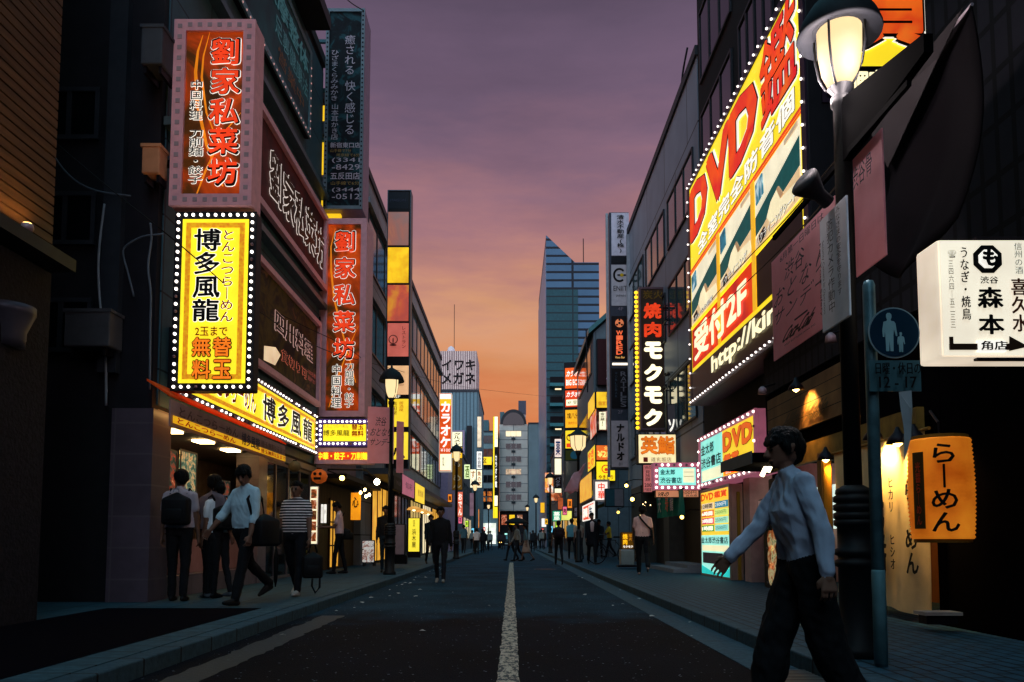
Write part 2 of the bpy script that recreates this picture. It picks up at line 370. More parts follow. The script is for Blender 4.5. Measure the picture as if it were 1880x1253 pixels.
for k in range(46):
    if k < 30: y = random.uniform(7, 26) ** 1; x = -2.45 + abs(random.gauss(0, .35))
    elif k < 36: y = random.uniform(5, 14); x = random.uniform(-1.5, 1.6)
    else: y = random.uniform(4.6, 20); x = random.uniform(1.6, 2.05)
    if LIT is None:
        bm = MB(); bm.sheet([(-.05, -.03, .004), (.04, -.035, .012), (.055, .03, .006), (-.03, .04, .02), (0, 0, .025)], [(0, 1, 4), (1, 2, 4), (2, 3, 4), (3, 0, 4)])
        LIT = obj('paper_scrap', bm, m_pap); o = LIT; tag(o, 'small pale scrap of litter lying on the dark asphalt', 'paper scrap', 'scraps of litter on the road'); o['kind'] = 'thing'
    else: o = LIT.copy(); COL.objects.link(o)
    o.location = (x, y, .006); o.rotation_euler = (0, 0, random.uniform(0, 6)); q = random.uniform(.25, .9); o.scale = (q, q * random.uniform(.5, 1), q)
mh = thing('manhole_cover', 'round iron manhole cover in the lane right of the centre line', 'manhole cover', (1.05, 24.5, .001))
obj('rim', MB().lathe([(.36, 0), (.36, .004), (.31, .004), (.31, .001)], 28), mat('grate_iron', '3a3a3c', .5, .7), mh); obj('lid', MB().lathe([(.3, 0), (.3, .006), (.28, .007)], 28), mat('lid_iron', '141618', .5, .6, bump=.4, scale=30), mh)
dg = thing('drain_grate', 'rusty ribbed drain grate set in the right gutter', 'drain', (1.93, 5.15, .006), 0)
obj('frame', MB().box(-.19, .19, -.42, .42, 0, .006), mat('grate_iron', '3a3a3c', .5, .7), dg)
for k in range(14): obj('bar', MB().box(-.16, .16, -.38 + k * .056, -.35 + k * .056, .0065, .016), mat('grate_bar', '6a6c6c', .45, .7), dg)

# ------------------------------------------------------------------ buildings
class Bld:
    def __init__(s, name, label, x0, x1, y0, y1, h, m, z0=0, cat='building', cap=True):
        s.b = (x0, x1, y0, y1, h); s.c = Vector(((x0 + x1) / 2, (y0 + y1) / 2, 0)); s.root = thing(name, label, cat, s.c)
        s.box('wall', x0, x1, y0, y1, z0, h, m)
        if cap: s.box('parapet', x0 - .06, x1 + .06, y0 - .06, y1 + .06, h, h + .25, mat('parapet', '34363c', .6))
    def box(s, name, x0, x1, y0, y1, z0, z1, m, bev=0, parent=None):
        c = s.c; return obj(name, MB().box(x0 - c.x, x1 - c.x, y0 - c.y, y1 - c.y, z0, z1, bev), m, parent or s.root)
    def win(s, face, a0, a1, z0, z1, pane, n=1, fm=None, at_=None, bar=.06, nz=1, name='window'):
        """window on the side face 'E' (+x), 'W' (-x) or 'S' (towards the camera); a runs along the wall"""
        x0, x1, y0, y1, h = s.b; c = s.c; mb = MB(); fm = fm or MATS['alu']
        P = (x1 if face == 'E' else x0) if face in 'EW' else y0
        if at_ is not None: P = at_
        sg = 1 if face == 'E' else -1
        def bx(mb, p0, p1, q0, q1, d0, d1):
            if face in 'EW':
                e = sorted((P + sg * d0, P + sg * d1)); mb.box(e[0] - c.x, e[1] - c.x, p0 - c.y, p1 - c.y, q0, q1)
            else: mb.box(p0 - c.x, p1 - c.x, P - d1 - c.y, P - d0 - c.y, q0, q1)
        bx(mb, a0, a1, z0, z0 + bar, .001, .05); bx(mb, a0, a1, z1 - bar, z1, .001, .05)
        for k in range(n + 1):
            a = a0 + (a1 - a0 - bar) * k / n; bx(mb, a, a + bar, z0 + bar, z1 - bar, .001, .045)
        for k in range(1, nz):
            z = z0 + (z1 - z0) * k / nz; bx(mb, a0 + bar, a1 - bar, z - bar/3, z + bar/3, .002, .04)
        w = obj(name, mb, fm, s.root)
        pb = MB(); bx(pb, a0 + bar*.4, a1 - bar*.4, z0 + bar*.4, z1 - bar*.4, .002, .02); obj('pane', pb, pane, w); return w
mat('alu', '4a5056', .4, .6); mat('trim_dark', '1d1f24', .5)
g_dark = mat('glass_dark', '0a1114', .08, spec=.6, var=.1); g_teal = mat('glass_teal', '2d5358', .07, spec=1.0, var=.3, scale=.9)
g_warm = lit('f0a83a', .9, .25); g_yel = lit('f7c420', 1.0, .12); g_white = lit('f2dcb0', 1.0, .15)
XL, XR = -4.9, 4.65
# -- near left: slatted house
b = Bld('slatted_building', 'building with lit timber slats over a rough stone storey, far left edge', -14, XL, -10, 7.9, 28, mat('soot_wall', '161218', .8))
m_slat = mat('timber_slat', '4c3624', .55, var=.4, scale=3, stretch=(1, .4, 6))
for k in range(44):
    z = 3.95 + k * .105; b.box('slat', XL, XL + .05, 2.5, 7.85, z, z + .085, m_slat)
b.box('stone_band', XL, XL + .035, 2.5, 7.88, .12, 3.75, mat('rough_stone', '1e1c22', .85, var=.4, scale=30, bump=.6))
b.box('ledge', XL, XL + .28, 2.5, 7.9, 3.77, 3.9, mat('ledge_metal', '20262c', .5, .2))
lp = thing('drum_lamp', 'flared grey drum lamp on the stone wall, far left edge', 'lamp', at(12, 600, 7.3), 0)
obj('shade', MB().lathe([(.16, -.2), (.165, -.13), (.17, -.12), (.17, -.05), (.235, .11), (.245, .13), (.245, .2), (.235, .2)], 32), mat('drum_grey', '4a4650', .4, .3), lp, True)
obj('arm', MB().tube([(0, 0, 0), (-.55, 0, .02)], .03), MATS['iron'], lp)
# -- left: alley and the ramen house
b = Bld('ramen_building', 'dark ramen restaurant building with stacked signboards, left side', -13, XL, 10.27, 19.0, 13.2, mat('ramen_wall', '1c1a20', .7, var=.2, scale=3, bump=.1), z0=2.75)
b.box('facade_cladding', XL, XL + .02, 10.4, 18.95, 2.8, 13.0, mat('teal_cladding', '3c5a66', .5, grid=(1.4, 1.1, 0, .015, 'yz'), mortar='16222a'))
for z in (6.75, 9.6): b.box('ledge', XL + .02, XL + .22, 10.3, 18.95, z, z + .12, mat('ledge_teal', '4d6068', .4, .3))
b.box('rooftop_ledge', XL, XL + .6, 15.5, 17.3, 13.0, 13.3, MATS['trim_dark'])
b.box('back_wall', -13, -6.6, 10.5, 19, 0, 2.75, mat('shop_back', '6a5650', .6, var=.3))
b.box('side_wall', -13, XL, 10.27, 10.45, 0, 2.75, mat('side_wall', '1b1a1e', .8))
m_tile = mat('pink_tile', '564a54', .3, var=.08, grid=(.6, .42, 0, .012, 'xz'), mortar='5c5358')
b.box('tiled_pillar', XL - .5, XL + .06, 10.2, 10.75, .12, 2.72, m_tile)
b.box('tiled_pillar', XL - .4, XL + .04, 14.6, 15.1, .12, 2.72, mat('pink_tile_side', '6c6068', .3, grid=(.42, .42, 0, .012, 'yz'), mortar='5c5358'))
b.box('tiled_plinth', XL - .25, XL + .02, 10.75, 14.6, .12, .42, MATS['pink_tile_side'])
b.box('counter', XL - .9, XL - .3, 11.6, 14.6, .42, .95, mat('counter_pink', '9a7478', .4))
b.box('ceiling', -6.6, XL, 10.45, 19, 2.62, 2.75, mat('shop_ceiling', '8a8078', .6))
b.box('tube_light', -4.72, -4.66, 10.4, 15.0, 2.7, 2.75, lit('ffc070', 7))  # hidden tube added behind the valance to brighten the awning cloth
b.win('E', 15.1, 18.8, .12, 2.6, g_dark, 4, mat('door_frame', '6c6468', .4, .3), at_=XL - .12)
for k in range(4): b.box('ceiling_light', -5.35, -5.1, 11.4 + k * 1.25, 11.75 + k * 1.25, 2.585, 2.615, lit('ffd890', 15))
pm = photo('poster_mix', ['1c1410', '3a5a50', 'b03a24', 'f0d8a0'], 7, .35)
for (u0, u1, z0, z1, mm) in ((11.15, 11.75, 1.05, 2.3, pm), (11.9, 12.5, 1.15, 2.35, photo('poster_teal', ['103038', '5a8a7a', 'e8c890', '2a1814'], 8, .4)), (13.4, 14.0, .9, 2.0, pm)):
    t = thing('poster', f'food poster in the ramen shop front, ' + {11.15: 'beside the tiled pillar', 11.9: 'green topped with faces', 13.4: 'behind the walking man in a blue shirt'}[u0], 'poster', (XL - .3, (u0+u1)/2, z0), R(90))
    obj('sheet', MB().box(-(u1-u0)/2, (u1-u0)/2, 0, .02, 0, z1 - z0), mm, t); obj('frame', MB().ring(-(u1-u0)/2 - .02, (u1-u0)/2 + .02, -.02, z1 - z0 + .02, .03, -.012, 0), MATS['alu'], t)
# fittings on the alley wall
def on_wall(px, py): return at(px, py, 10.27)
def boxthing(name, label, cat, px0, py0, px1, py1, Y, depth, m, grille=False):
    f = front(px0, py0, px1, py1, Y); t = thing(name, label, cat, (f['loc'][0], Y - depth, f['loc'][2]))
    obj('casing', MB().box(-f['w']/2, f['w']/2, 0, depth, 0, f['h'], .02), m, t)
    obj('lid', MB().box(-f['w']/2 - .015, f['w']/2 + .015, -.012, depth, f['h'] - .03, f['h'] + .015), m, t)
    if grille: obj('fan_grille', MB().lathe([(f['h']*.4, 0), (f['h']*.4, .02), (f['h']*.34, .02), (f['h']*.3, .012), (f['h']*.1, .012)], 24), MATS['iron'], t).rotation_euler = (R(90), 0, 0)
    for x in (-f['w']*.35, f['w']*.35): obj('bracket', MB().box(x - .02, x + .02, .05, depth + .02, -.1, 0), MATS['iron'], t)
    return t
boxthing('air_conditioner', 'grey boxed air conditioner unit on the dark alley wall', 'air conditioner', 145, 583, 226, 648, 10.25, .35, mat('unit_grey', '4a484c', .6))
boxthing('meter_box', 'small orange lit beige box on the wall beside the red sign', 'box', 276, 283, 308, 334, 10.2, .25, mat('unit_beige', 'b07a58', .6))
boxthing('junction_box', 'grey box behind the upper left corner of the red sign', 'box', 284, 82, 322, 150, 10.22, .4, mat('unit_blue', '3a4048', .6))
def cable(label, pts, r=.012, m=None, name='cable', smooth=True):
    P = [Vector(p) for p in pts]
    if smooth and len(P) > 2:
        Q = []
        for i in range(len(P) - 1):
            p0, p1, p2, p3 = P[max(i-1, 0)], P[i], P[i+1], P[min(i+2, len(P)-1)]
            for k in range(5):
                t = k / 5; Q.append(.5 * ((2*p1) + (p2-p0)*t + (2*p0-5*p1+4*p2-p3)*t*t + (3*p1-p0-3*p2+p3)*t*t*t))
        Q.append(P[-1]); P = Q
    return tag(obj(name, MB().tube(P, r, 6), m or mat('cable_grey', '59606a', .5), None, True), label, 'cable')
cable('long grey cable hanging down past the air conditioner', [at(x, y, 10.15) for x, y in ((192, 375), (183, 450), (181, 510), (187, 590), (194, 650), (195, 745))], .016, mat('cable_pale', '8a8f98', .5))
cable('thin cable looping along the alley wall under the meter box', [at(x, y, 10.1) for x, y in ((76, 238), (95, 280), (130, 325), (175, 350), (240, 360))], .012)
cable('forked grey cable beside the yellow sign, ending mid wall', [at(x, y, 10.12) for x, y in ((300, 430), (262, 435), (234, 450), (226, 465), (236, 505), (246, 545))], .012)
cable('grey cable running straight down beside the yellow sign', [at(x, y, 10.12) for x, y in ((276, 410), (278, 440), (272, 490), (277, 540), (276, 600), (275, 715))], .014)
b.box('pilaster', -5.6, -5.35, 10.15, 10.27, 3.2, 8.5, mat('pilaster', '2a2d34', .6))
for k, z in enumerate((3.9, 5.4, 6.9)): b.win('S', -6.6, -5.75, z - .4, z + .35, g_dark, 2, mat('frame_soot', '2c2f36', .5))
# -- left: narrow pink lit house with the tavern below
b = Bld('narrow_tavern_building', 'narrow pinkish building with yellow lit stair windows behind the red signs', -12, XL - .15, 19.1, 24.6, 12.6, mat('pink_wall', '8a6a70', .7, var=.15), z0=2.5)
b.box('wall_front', XL - .15, XL - .12, 19.2, 21, 2.5, 12.2, mat('pink_panel', 'a07a80', .6))
for z0, z1 in ((8.2, 9.9), (10.5, 11.3), (11.9, 12.3)): b.box('stair_window', XL - .12, XL + .45, 19.25, 19.4, z0, z1, g_yel)
for z0 in (10.0, 11.5): b.box('landing', XL - .1, XL + .5, 19.2, 20.4, z0, z0 + .35, mat('landing', '6a727c', .5))
for k in range(3): b.win('E', 20.2 + k * 1.4, 21.3 + k * 1.4, 9.0, 10.6, g_warm, 2)
m_wood = mat('dark_wood', '4a3420', .55, var=.45, scale=4, stretch=(1, 4, .3), bump=.2, grid=(.16, 6, 0, .006, 'yz'), mortar='0e0a08')
b.box('timber_front', -12, XL - .2, 19.1, 24.6, 0, 2.5, m_wood)
b.box('eave', XL - .3, XL + .7, 19.3, 24.4, 2.5, 2.62, MATS['trim_dark'])
b.win('E', 21.2, 22.4, .12, 2.1, g_warm, 3, mat('wood_frame', '3a2614', .5), at_=XL - .2, nz=3, name='sliding_door')
# -- left: office block with bands of teal glass
m_pan = mat('grey_panel', '84868c', .5, var=.1, scale=2, grid=(1.6, 1.1, .5, .02, 'yz'), mortar='26282c')
b = Bld('glass_band_building', 'grey panelled office block with bands of teal glass, left side', -16, XL, 24.7, 52, 13.3, m_pan, z0=0)
for z0, z1 in ((4.4, 6.1), (7.4, 9.2), (10.2, 12.2)):
    b.win('E', 25.2, 51.8, z0, z1, g_teal, 16, mat('mull', '2c3238', .4, .5))
    b.box('band_ledge', XL, XL + .16, 24.8, 52, z1 + .02, z1 + .2, mat('band_ledge', '787a80', .45))
b.box('canopy', XL, XL + .9, 25, 51, 3.1, 3.3, mat('canopy_grey', '4a4c52', .5))
for k in range(5):
    y = 26.5 + k * 5; b.win('E', y, y + 4.2, .14, 2.9, [g_warm, g_dark, lit('e8c070', .6, .4), g_white, g_warm][k], 4, MATS['trim_dark'])
# -- left: pale corrugated house with rooftop sign
b = Bld('corrugated_building', 'tall teal corrugated building under the rooftop billboard, left side', -14, -3.3, 74, 88, 15.4, mat('corrugated', '64808a', .5, 0, var=.1, grid=(.35, 40, 0, .05, 'xz'), mortar='3c5058'))
b.box('fire_stair', -4.4, -3.9, 73.6, 73.9, 5, 12, MATS['trim_dark'])
b.box('lower_wing', -6.6, -4.6, 73.3, 73.95, 0, 11.5, mat('wing_lilac', '8d7f98', .6))
b = Bld('lilac_building', 'narrow lilac walled building beyond the glass office block', -12, -4.4, 52.2, 60, 6.4, mat('lilac_wall', '9a86a4', .6))
b = Bld('small_shop_building', 'low grey shop building beneath the corrugated house', -12, -3.9, 60.2, 73, 7.5, mat('shop_grey', '5a6068', .6))
for k in range(3): b.win('E', 61 + k * 4, 64 + k * 4, 1, 2.8, g_white, 3); b.win('E', 61 + k * 4, 64 + k * 4, 4, 5.6, g_teal, 3)
# -- the end of the street
m_con = mat('end_concrete', 'c4c2b8', .6, var=.1, scale=1, grid=(3, 1.35, 0, .05, 'xz'), mortar='5c666a')
b = Bld('arched_roof_building', 'grey office building with an arched roof closing the street', -1.95, 2.4, 116, 128, 18.6, m_con, z0=5.3, cap=False)
b.box('ground_floor', -1.9, 2.35, 116.6, 128, 0, 5.3, mat('end_ground', '15161a', .5))
c = b.c
arch = [(-2.0 + 0, 18.6)] + [(-2.0 + 2.0 - 2.0 * math.cos(R(a)), 18.6 + 2.3 * math.sin(R(a))) for a in range(0, 181, 12)] + [(2.0, 18.6)]
obj('arched_roof', MB().prism([(x, z) for x, z in arch], -6.05, 5), mat('arch_metal', '2f3438', .4, .5), b.root)
obj('arch_window', MB().prism([(x * .82, 18.5 + (z - 18.6) * .82) for x, z in arch], -6.12, -6.06), g_dark, b.root)
for k in range(6):
    z = 6.9 + k * 1.95; b.win('S', -1.0, 1.45, z, z + .95, g_white if k == 5 else (lit('c8a888', .8, .5) if k == 2 else g_dark), 3, m_con)
    b.box('crest', -.1, .5, 115.9, 116, z - .5, z - .15, mat('crest', '2a3438', .5))
for k, x in enumerate((-1.2, 0, 1.2)): b.box('shop_panel', x - .4, x + .4, 116.45, 116.6, 3.2, 4.7, [photo('p_end', ['301810', 'b05030', 'e0b090'], 3, .8), lit('f0c020', 1), photo('p_end2', ['201414', 'a06040', 'f0d0b0'], 3, .7)][k])
b.box('tank', 1.0, 2.2, 118, 119.2, 20.5, 22.6, mat('tank', '4a4e5c', .5)); b.box('tank_stand', 1.05, 2.15, 118.1, 119.1, 18.6, 20.5, mat('tank_stand', 'a8a4a8', .5))
b.box('lift_house', -1.9, -1.2, 119, 124, 18.6, 21, mat('teal_plant', '48686e', .5))
b = Bld('stepped_teal_building', 'teal grey building with shop windows left of the arched roof building', -6.5, -2.15, 115, 127, 17.2, mat('teal_concrete', '708c90', .6, var=.1, scale=1))
for k in range(6):
    z = 5.5 + k * 2.0; b.win('S', -4.9, -2.6, z, z + 1.2, g_dark if k != 4 else lit('503028', .4, .5), 2)
b.box('plant_room', -5.2, -3.6, 117, 121, 17.4, 19.4, mat('teal_plant', '48686e', .5)); b.box('shop_glow', -5.0, -2.4, 114.9, 115, .3, 3.4, lit('e8f0d0', .9, .4))
b = Bld('blue_slab_building', 'plain blue slab building beside the arched roof building', 2.5, 5.6, 114, 126, 18.3, mat('slab_blue', '6c8288', .6, var=.12, scale=.6))
# -- tower with stairs
m_tw = mat('tower_cladding', '40607a', .45, 0, var=.08, scale=.5, grid=(60, .95, 0, .14, 'xz'), mortar='0e1620')
tw = thing('wedge_top_tower', 'tall striped tower with a wedge shaped top, right of the sky', 'tower', (6.9, 85, 0))
xs0, xs1 = at(1004, 900, 85).x - 6.9, at(1103, 900, 85).x - 6.9
zt = at(1004, 432, 85).z; zs = at(1060, 482, 85).z
obj('wall', MB().prism([(xs0, 0), (xs1, 0), (xs1, zs), ((at(1058, 900, 85).x - 6.9), zs), (xs0, zt)], 0, 24), m_tw, tw)
obj('recess', MB().box(xs0 + .02, xs0 + 3.6, -.08, -.005, 20, 29.3), mat('tower_teal', '1b444c', .4, 0, grid=(60, .95, 0, .08, 'xz'), mortar='10242a'), tw)
obj('side_wall', MB().box(xs0 - .06, xs0 - .004, 0, 24, 0, zt - 1.6), mat('tower_side', '6c86a4', .4, 0, grid=(1.5, 1.9, 0, .06, 'yz'), mortar='5a6a80'), tw)
obj('lower_wall', MB().box(xs0 + .03, xs1 - .02, -.07, -.006, 0, 20), MATS['tower_teal'], tw)
for k in range(8):
    z = 2.2 + 2.25 * k
    st = obj('stair_flight', MB().prism([(xs0 + .3, z), (xs0 + 1.9, z), (xs0 + 3.9, z + 1.15), (xs0 + 3.9, z + 1.5), (xs0 + 1.8, z + .35), (xs0 + .3, z + .35)], -1.4, -.1), mat('stair_teal', '2a6066', .45, .3), tw)
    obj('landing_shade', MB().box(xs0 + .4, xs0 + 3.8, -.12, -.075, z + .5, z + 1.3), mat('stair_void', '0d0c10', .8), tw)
    if k % 2 == 0: obj('stair_light', MB().box(xs0 + .9, xs0 + 1.6, -1.0, -.9, z + 1.9, z + 2.05), lit('f0d8a8', 1.2), tw)
obj('antenna', MB().tube([(xs1 - 1, 8, zs), (xs1 - 1, 8, zs + 6)], .06, 5), MATS['iron'], tw)
# -- right: far to near
b = Bld('signboard_building', 'dark building carrying the orange karaoke signboard stack, right side', 3.95, 12, 45.2, 58, 11.6, mat('dark_teal_wall', '26383e', .6))
for k in range(3): b.win('W', 46 + k * 4, 49 + k * 4, 1, 2.8, [g_warm, g_white, g_warm][k], 3)
b = Bld('far_right_building', 'slim dark building far down the right side with small signs', 4.2, 12, 58.2, 82, 9.5, mat('slim_grey', '3e4a52', .6))
for k in range(4): b.win('W', 59 + k * 5, 62 + k * 5, 1, 3, [g_white, g_warm, lit('f08050', .9, .3), g_white][k], 3); b.win('W', 59 + k * 5, 62.5 + k * 5, 4.5, 6.5, g_dark, 3)
hs = thing('sloped_roof_building', 'grey house with a sloping metal roof and yellow corner signs, right side', 'building', (8, 38, 0))
xw = 3.88 - 8
obj('wall', MB().prism([(xw, 0), (4, 0), (4, 12.5), (xw + 1.9, 12.5), (xw, 10.8)], -2.2, 7), mat('house_grey', '5c666e', .6, var=.1, grid=(.5, 30, 0, .02, 'xz'), mortar='3a4248'), hs)
obj('roof', MB().prism([(xw - .25, 10.7), (xw + 1.9, 12.6), (4.2, 12.6), (4.2, 12.8), (xw + 1.8, 12.8), (xw - .25, 10.95)], -2.4, 7.1), mat('roof_green', '41686c', .45, .3), hs)
for z in (2.9, 6.0, 9.0):
    w = obj('window', MB().box(xw - .05, xw - .001, -1.5, 5.5, z, z + 1.4), MATS['alu'], hs); obj('pane', MB().box(xw - .07, xw - .051, -1.4, 5.4, z + .08, z + 1.3), g_dark if z > 5 else g_warm, w)
obj('string_light_rail', MB().tube([(xw - .3, -2.3, 7.9), (xw - .35, -2.3, 10.9)], .03), MATS['iron'], hs)
# grey office block
m_pan2 = mat('slate_panel', '7c8694', .5, 0, var=.1, scale=1.2, grid=(3.0, 1.9, .5, .025, 'yz'), mortar='20242a')
b = Bld('slate_office_building', 'slate grey panelled office block behind the big billboard, right side', XR, 16, 18.4, 29.7, 13.1, m_pan2, z0=2.9)
for z0, z1 in ((4.0, 5.6), (6.9, 8.4), (9.5, 11.0)):
    for k in range(3): b.win('W', 18.9 + k * 3.7, 22.1 + k * 3.7, z0, z1, g_teal, 3, mat('frame_soot', '2c2f36', .5))
b.box('ground_floor', 5.2, 16, 18.4, 29.7, 0, 2.9, mat('tavern_back', '2a2422', .6))
b.box('ground_floor_pier', XR, 5.2, 22.6, 23.4, 0, 2.9, mat('pier', '4a443f', .6)); b.box('ground_floor_pier', XR, 5.2, 27.5, 29.7, 0, 2.9, MATS['pier'])
b.box('sliding_door', 5.05, 5.19, 20.0, 22.4, .12, 2.3, mat('door_wood', '3a2a1c', .5, grid=(.12, 3, 0, .01, 'yz'), mortar='15100c'))
b.box('rain_pipe', XR - .12, XR, 29.4, 29.52, 3, 13, MATS['steel'])
b = Bld('video_shop_building', 'tall dark building behind the big billboard, right side', XR, 18, 10.3, 18.3, 24, mat('night_wall', '0e1014', .8, var=.2, scale=1), z0=4.15)
b.box('wall_base', XR, 18, 12.6, 18.3, 3.3, 4.15, MATS['night_wall'])
for k in range(5): b.win('W', 15.4, 18.0, 9.5 + k * 2.6, 11.3 + k * 2.6, g_dark, 3, mat('frame_soot', '2c2f36', .5))
for k in range(5): b.win('W', 12.9, 14.9, 9.8 + k * 2.6, 11.4 + k * 2.6, g_dark, 4, MATS['frame_soot'])
b.box('back_wall', 6.4, 18, 12.6, 18.3, 0, 3.3, mat('shop_inner', 'b89088', .5)); b.box('ceiling', XR, 6.4, 12.6, 18.3, 3.2, 3.3, mat('inner_ceiling', '4a4448', .6))
b.box('pink_pillar', XR, XR + .45, 14.9, 15.3, .12, 3.2, mat('pillar_pink', 'c49a94', .5))
b.box('counter', XR + .25, XR + 1.0, 13.6, 15.6, .12, 1.05, mat('counter_cream', 'd8b0a8', .5)); b.box('backlit_board', XR + 1.2, XR + 1.3, 13, 15.6, 1.15, 1.95, lit('d8f0e4', 1, .1))
for k in range(3): b.box('ceiling_light', XR + .5 + .1 * k, XR + .9, 13.2 + k * 1.2, 13.5 + k * 1.2, 3.165, 3.195, lit('fff0e0', 5))
b = Bld('corner_building', 'black unlit building at the right edge beyond the white box sign', 4.2, 18, -8, 7.4, 28, mat('stall_dark', '040305', .95, spec=.02), z0=0)
b.box('down_pipe', 4.05, 4.17, 5.0, 5.12, .12, 10, mat('pipe_blue', '2b3a44', .5)); b.box('lattice', 4.15, 4.2, 1.5, 7.3, 3.3, 9.5, mat('lattice', '1c1d24', .8, grid=(.22, .45, 0, .03, 'yz'), mortar='08080a'))
b = Bld('ramen_stall_building', 'low dark timber ramen stall building at the right corner', 4.2, 16, 7.42, 12.5, 4.1, mat('stall_dark', '040305'), z0=2.2, cap=False)
b.box('back_wall', 5.6, 16, 7.42, 12.5, 0, 2.2, mat('stall_inner', '7a4a20', .6)); b.box('pier', 4.2, 5.6, 7.42, 7.55, 0, 2.2, MATS['stall_dark'])
b.box('lintel', 4.12, 4.2, 7.7, 12.45, 2.02, 2.3, mat('lintel', '6a5626', .6, var=.3))
b.box('lattice', 4.15, 4.2, 7.45, 12.4, 3.3, 4.08, MATS['lattice'])
Bld('rear_light_blocker', 'dark building closing the street behind the viewpoint', -24, 24, -26, -13.5, 9.5, MATS['stall_dark'])  # unseen block, added to keep low back-sky light off the near street

t = thing('uplight', 'small warm uplight on the ledge under the lit timber slats', 'lamp', (XL + .2, 7.2, 3.93))
obj('body', MB().lathe([(.05, 0), (.06, .03), (.05, .07)], 14), MATS['sign_grey'], t, True); obj('lens', MB().lathe([(.045, .071), (.04, .078)], 14), lit('ffc070', 8), t)
for yy in (0, -1.6):
    l = bpy.data.lights.new('glow', 'SPOT'); l.energy = 150; l.color = (1, .5, .12); l.spot_size = R(160); l.spot_blend = .8; l.shadow_soft_size = .05; lo = bpy.data.objects.new('glow', l); COL.objects.link(lo); lo.parent = t; lo.location = (-.02, yy, .05); lo.rotation_euler = (R(180), R(10), 0)

for lb, px, py in (('upper small iron cage bracket on the slate office wall', 1236, 578), ('lower small iron cage bracket on the slate office wall', 1240, 700)):
    p = at(px, py, 22); t = thing('iron_bracket', lb, 'bracket', p); mb = MB()
    for x in (-.25, .25):
        for z in (-.22, .22): mb.tube([(x, -.2, z), (x, .3, z)], .018, 5)
    for y in (-.2, .3):
        mb.tube([(-.25, y, -.22), (.25, y, -.22), (.25, y, .22), (-.25, y, .22), (-.25, y, -.22)], .018, 5).tube([(-.25, y, -.22), (.25, y, .22)], .012, 5)
    obj('cage', mb, MATS['iron'], t); obj('arm', MB().box(-.3, .7, .1, .16, .2, .26), MATS['iron'], t)
cable('looping cable down the roof corner of the slate office block', [at(*q) for q in ((1262, 88, 20.4), (1252, 150, 20.6), (1258, 200, 20.4), (1262, 235, 20.4), (1268, 240, 20.2))], .03, MATS['iron'])

# ------------------------------------------------------------------ signs
def _loc(s, px, py):
    if abs(s.root.rotation_euler.z) < .6: p = at(px, py, s.root.location.y)
    else: p = atx(px, py, s.root.location.x)
    q = Matrix.Rotation(-s.root.rotation_euler.z, 3, 'Z') @ (p - s.root.location)
    return ((q.x + s.w/2 - s.b) / (s.w - 2*s.b), 1 - (q.z - s.b) / (s.h - 2*s.b))
def _p(s, txt, x0, y0, x1, y1, m, **k):                 # lettering placed by its edges
    a = _loc(s, x0, y0); b = _loc(s, x1, y1); return s.t(txt, a[0], a[1], b[0], b[1], m, **k)
def _pr(s, x0, y0, x1, y1, m, name='panel', lay=1):
    a = _loc(s, x0, y0); b = _loc(s, x1, y1); return s.rect(a[0], a[1], b[0], b[1], m, name, lay)
Sign.p = _p; Sign.pr = _pr
FW = MATS['frame_white']
yel = lit('f8de28', 1.05, .06); yel2 = lit('f5b81c', .95, .08); blk = ink('0c0a0c'); red = ink('c81e14'); redl = lit('f0401c', .75, .25); orl = lit('f07a1e', .9, .15)
wht = lit('f6f0e4', 1.0, .03); whl = lit('fbeec4', 1.1, .05); bulbw = lit('fff2e6', 4, 0); bulby = lit('ffc822', 2.2, 0); pnk = lit('c86a86', .55, .15); ora = ink('d8661c'); navy = mat('navy_face', '10161f', .4)
inkw = ink('b8a8b4'); dim = ink('8a7a86')
redface = photo('red_lacquer', ['2a1806', '4a2608', '98340a', 'c8480c', '5a2a08'], .9, .6)
sw = lit('d87814', .8, .1)
# two red restaurant signs
def swoosh(S, pts, wd=.012):
    n = len(pts); up = [(u - wd * math.sin(math.pi * (k + .2) / n), v) for k, (u, v) in enumerate(pts)]; dn = [(u + wd * math.sin(math.pi * (k + .2) / n), v) for k, (u, v) in enumerate(pts)][::-1]
    S.poly(up + dn, sw, 'swoosh', 1)
S = Sign('red_box_sign', 'larger red lit box sign in a white frame above the yellow bulb sign', 'sign', **front(318, 40, 467, 380, 10.2), depth=.36, cab=FW, face=redface, border=.165, frame=FW, fdepth=.05)
S.rect(0, 0, 1, 1, blk, 'lining', 0) if False else None
swoosh(S, [(.28, .02), (.2, .12), (.17, .25), (.22, .45), (.4, .7), (.7, .95)], .03); swoosh(S, [(.4, 0), (.3, .15), (.28, .28), (.38, .5), (.52, .62)], .018); swoosh(S, [(.98, .5), (.7, .62), (.4, .85), (.25, 1)], .018)
S.p('劉家私菜坊', 388, 72, 440, 345, blk, vert=True, off=.042, lay=3, sp=1.1, out=wht, outoff=.02)
S.p('劉家私菜坊', 391, 76, 437, 341, redl, vert=True, off=.025, lay=5, sp=1.1)
S.p('中国料理', 352, 150, 373, 223, blk, vert=True, off=.012, lay=3, out=wht, outoff=.04); S.p('刀削麺・餃子', 350, 242, 373, 340, blk, vert=True, off=.012, lay=3, out=wht, outoff=.04)
for (u) in np.linspace(.03, .97, 9): pass
for z in np.linspace(.1, S.h - .1, 17):
    for x in (-S.w/2 + .08, S.w/2 - .08): obj('stud', MB().box(x - .03, x + .03, -.056, -.05, z - .03, z + .03), mat('stud', '9c8a90', .5), S.root)
for x in np.linspace(-S.w/2 + .22, S.w/2 - .22, 6):
    for z in (.08, S.h - .08): obj('stud', MB().box(x - .03, x + .03, -.056, -.05, z - .03, z + .03), MATS['stud'], S.root)
S.bracket(-1, 2, .4)
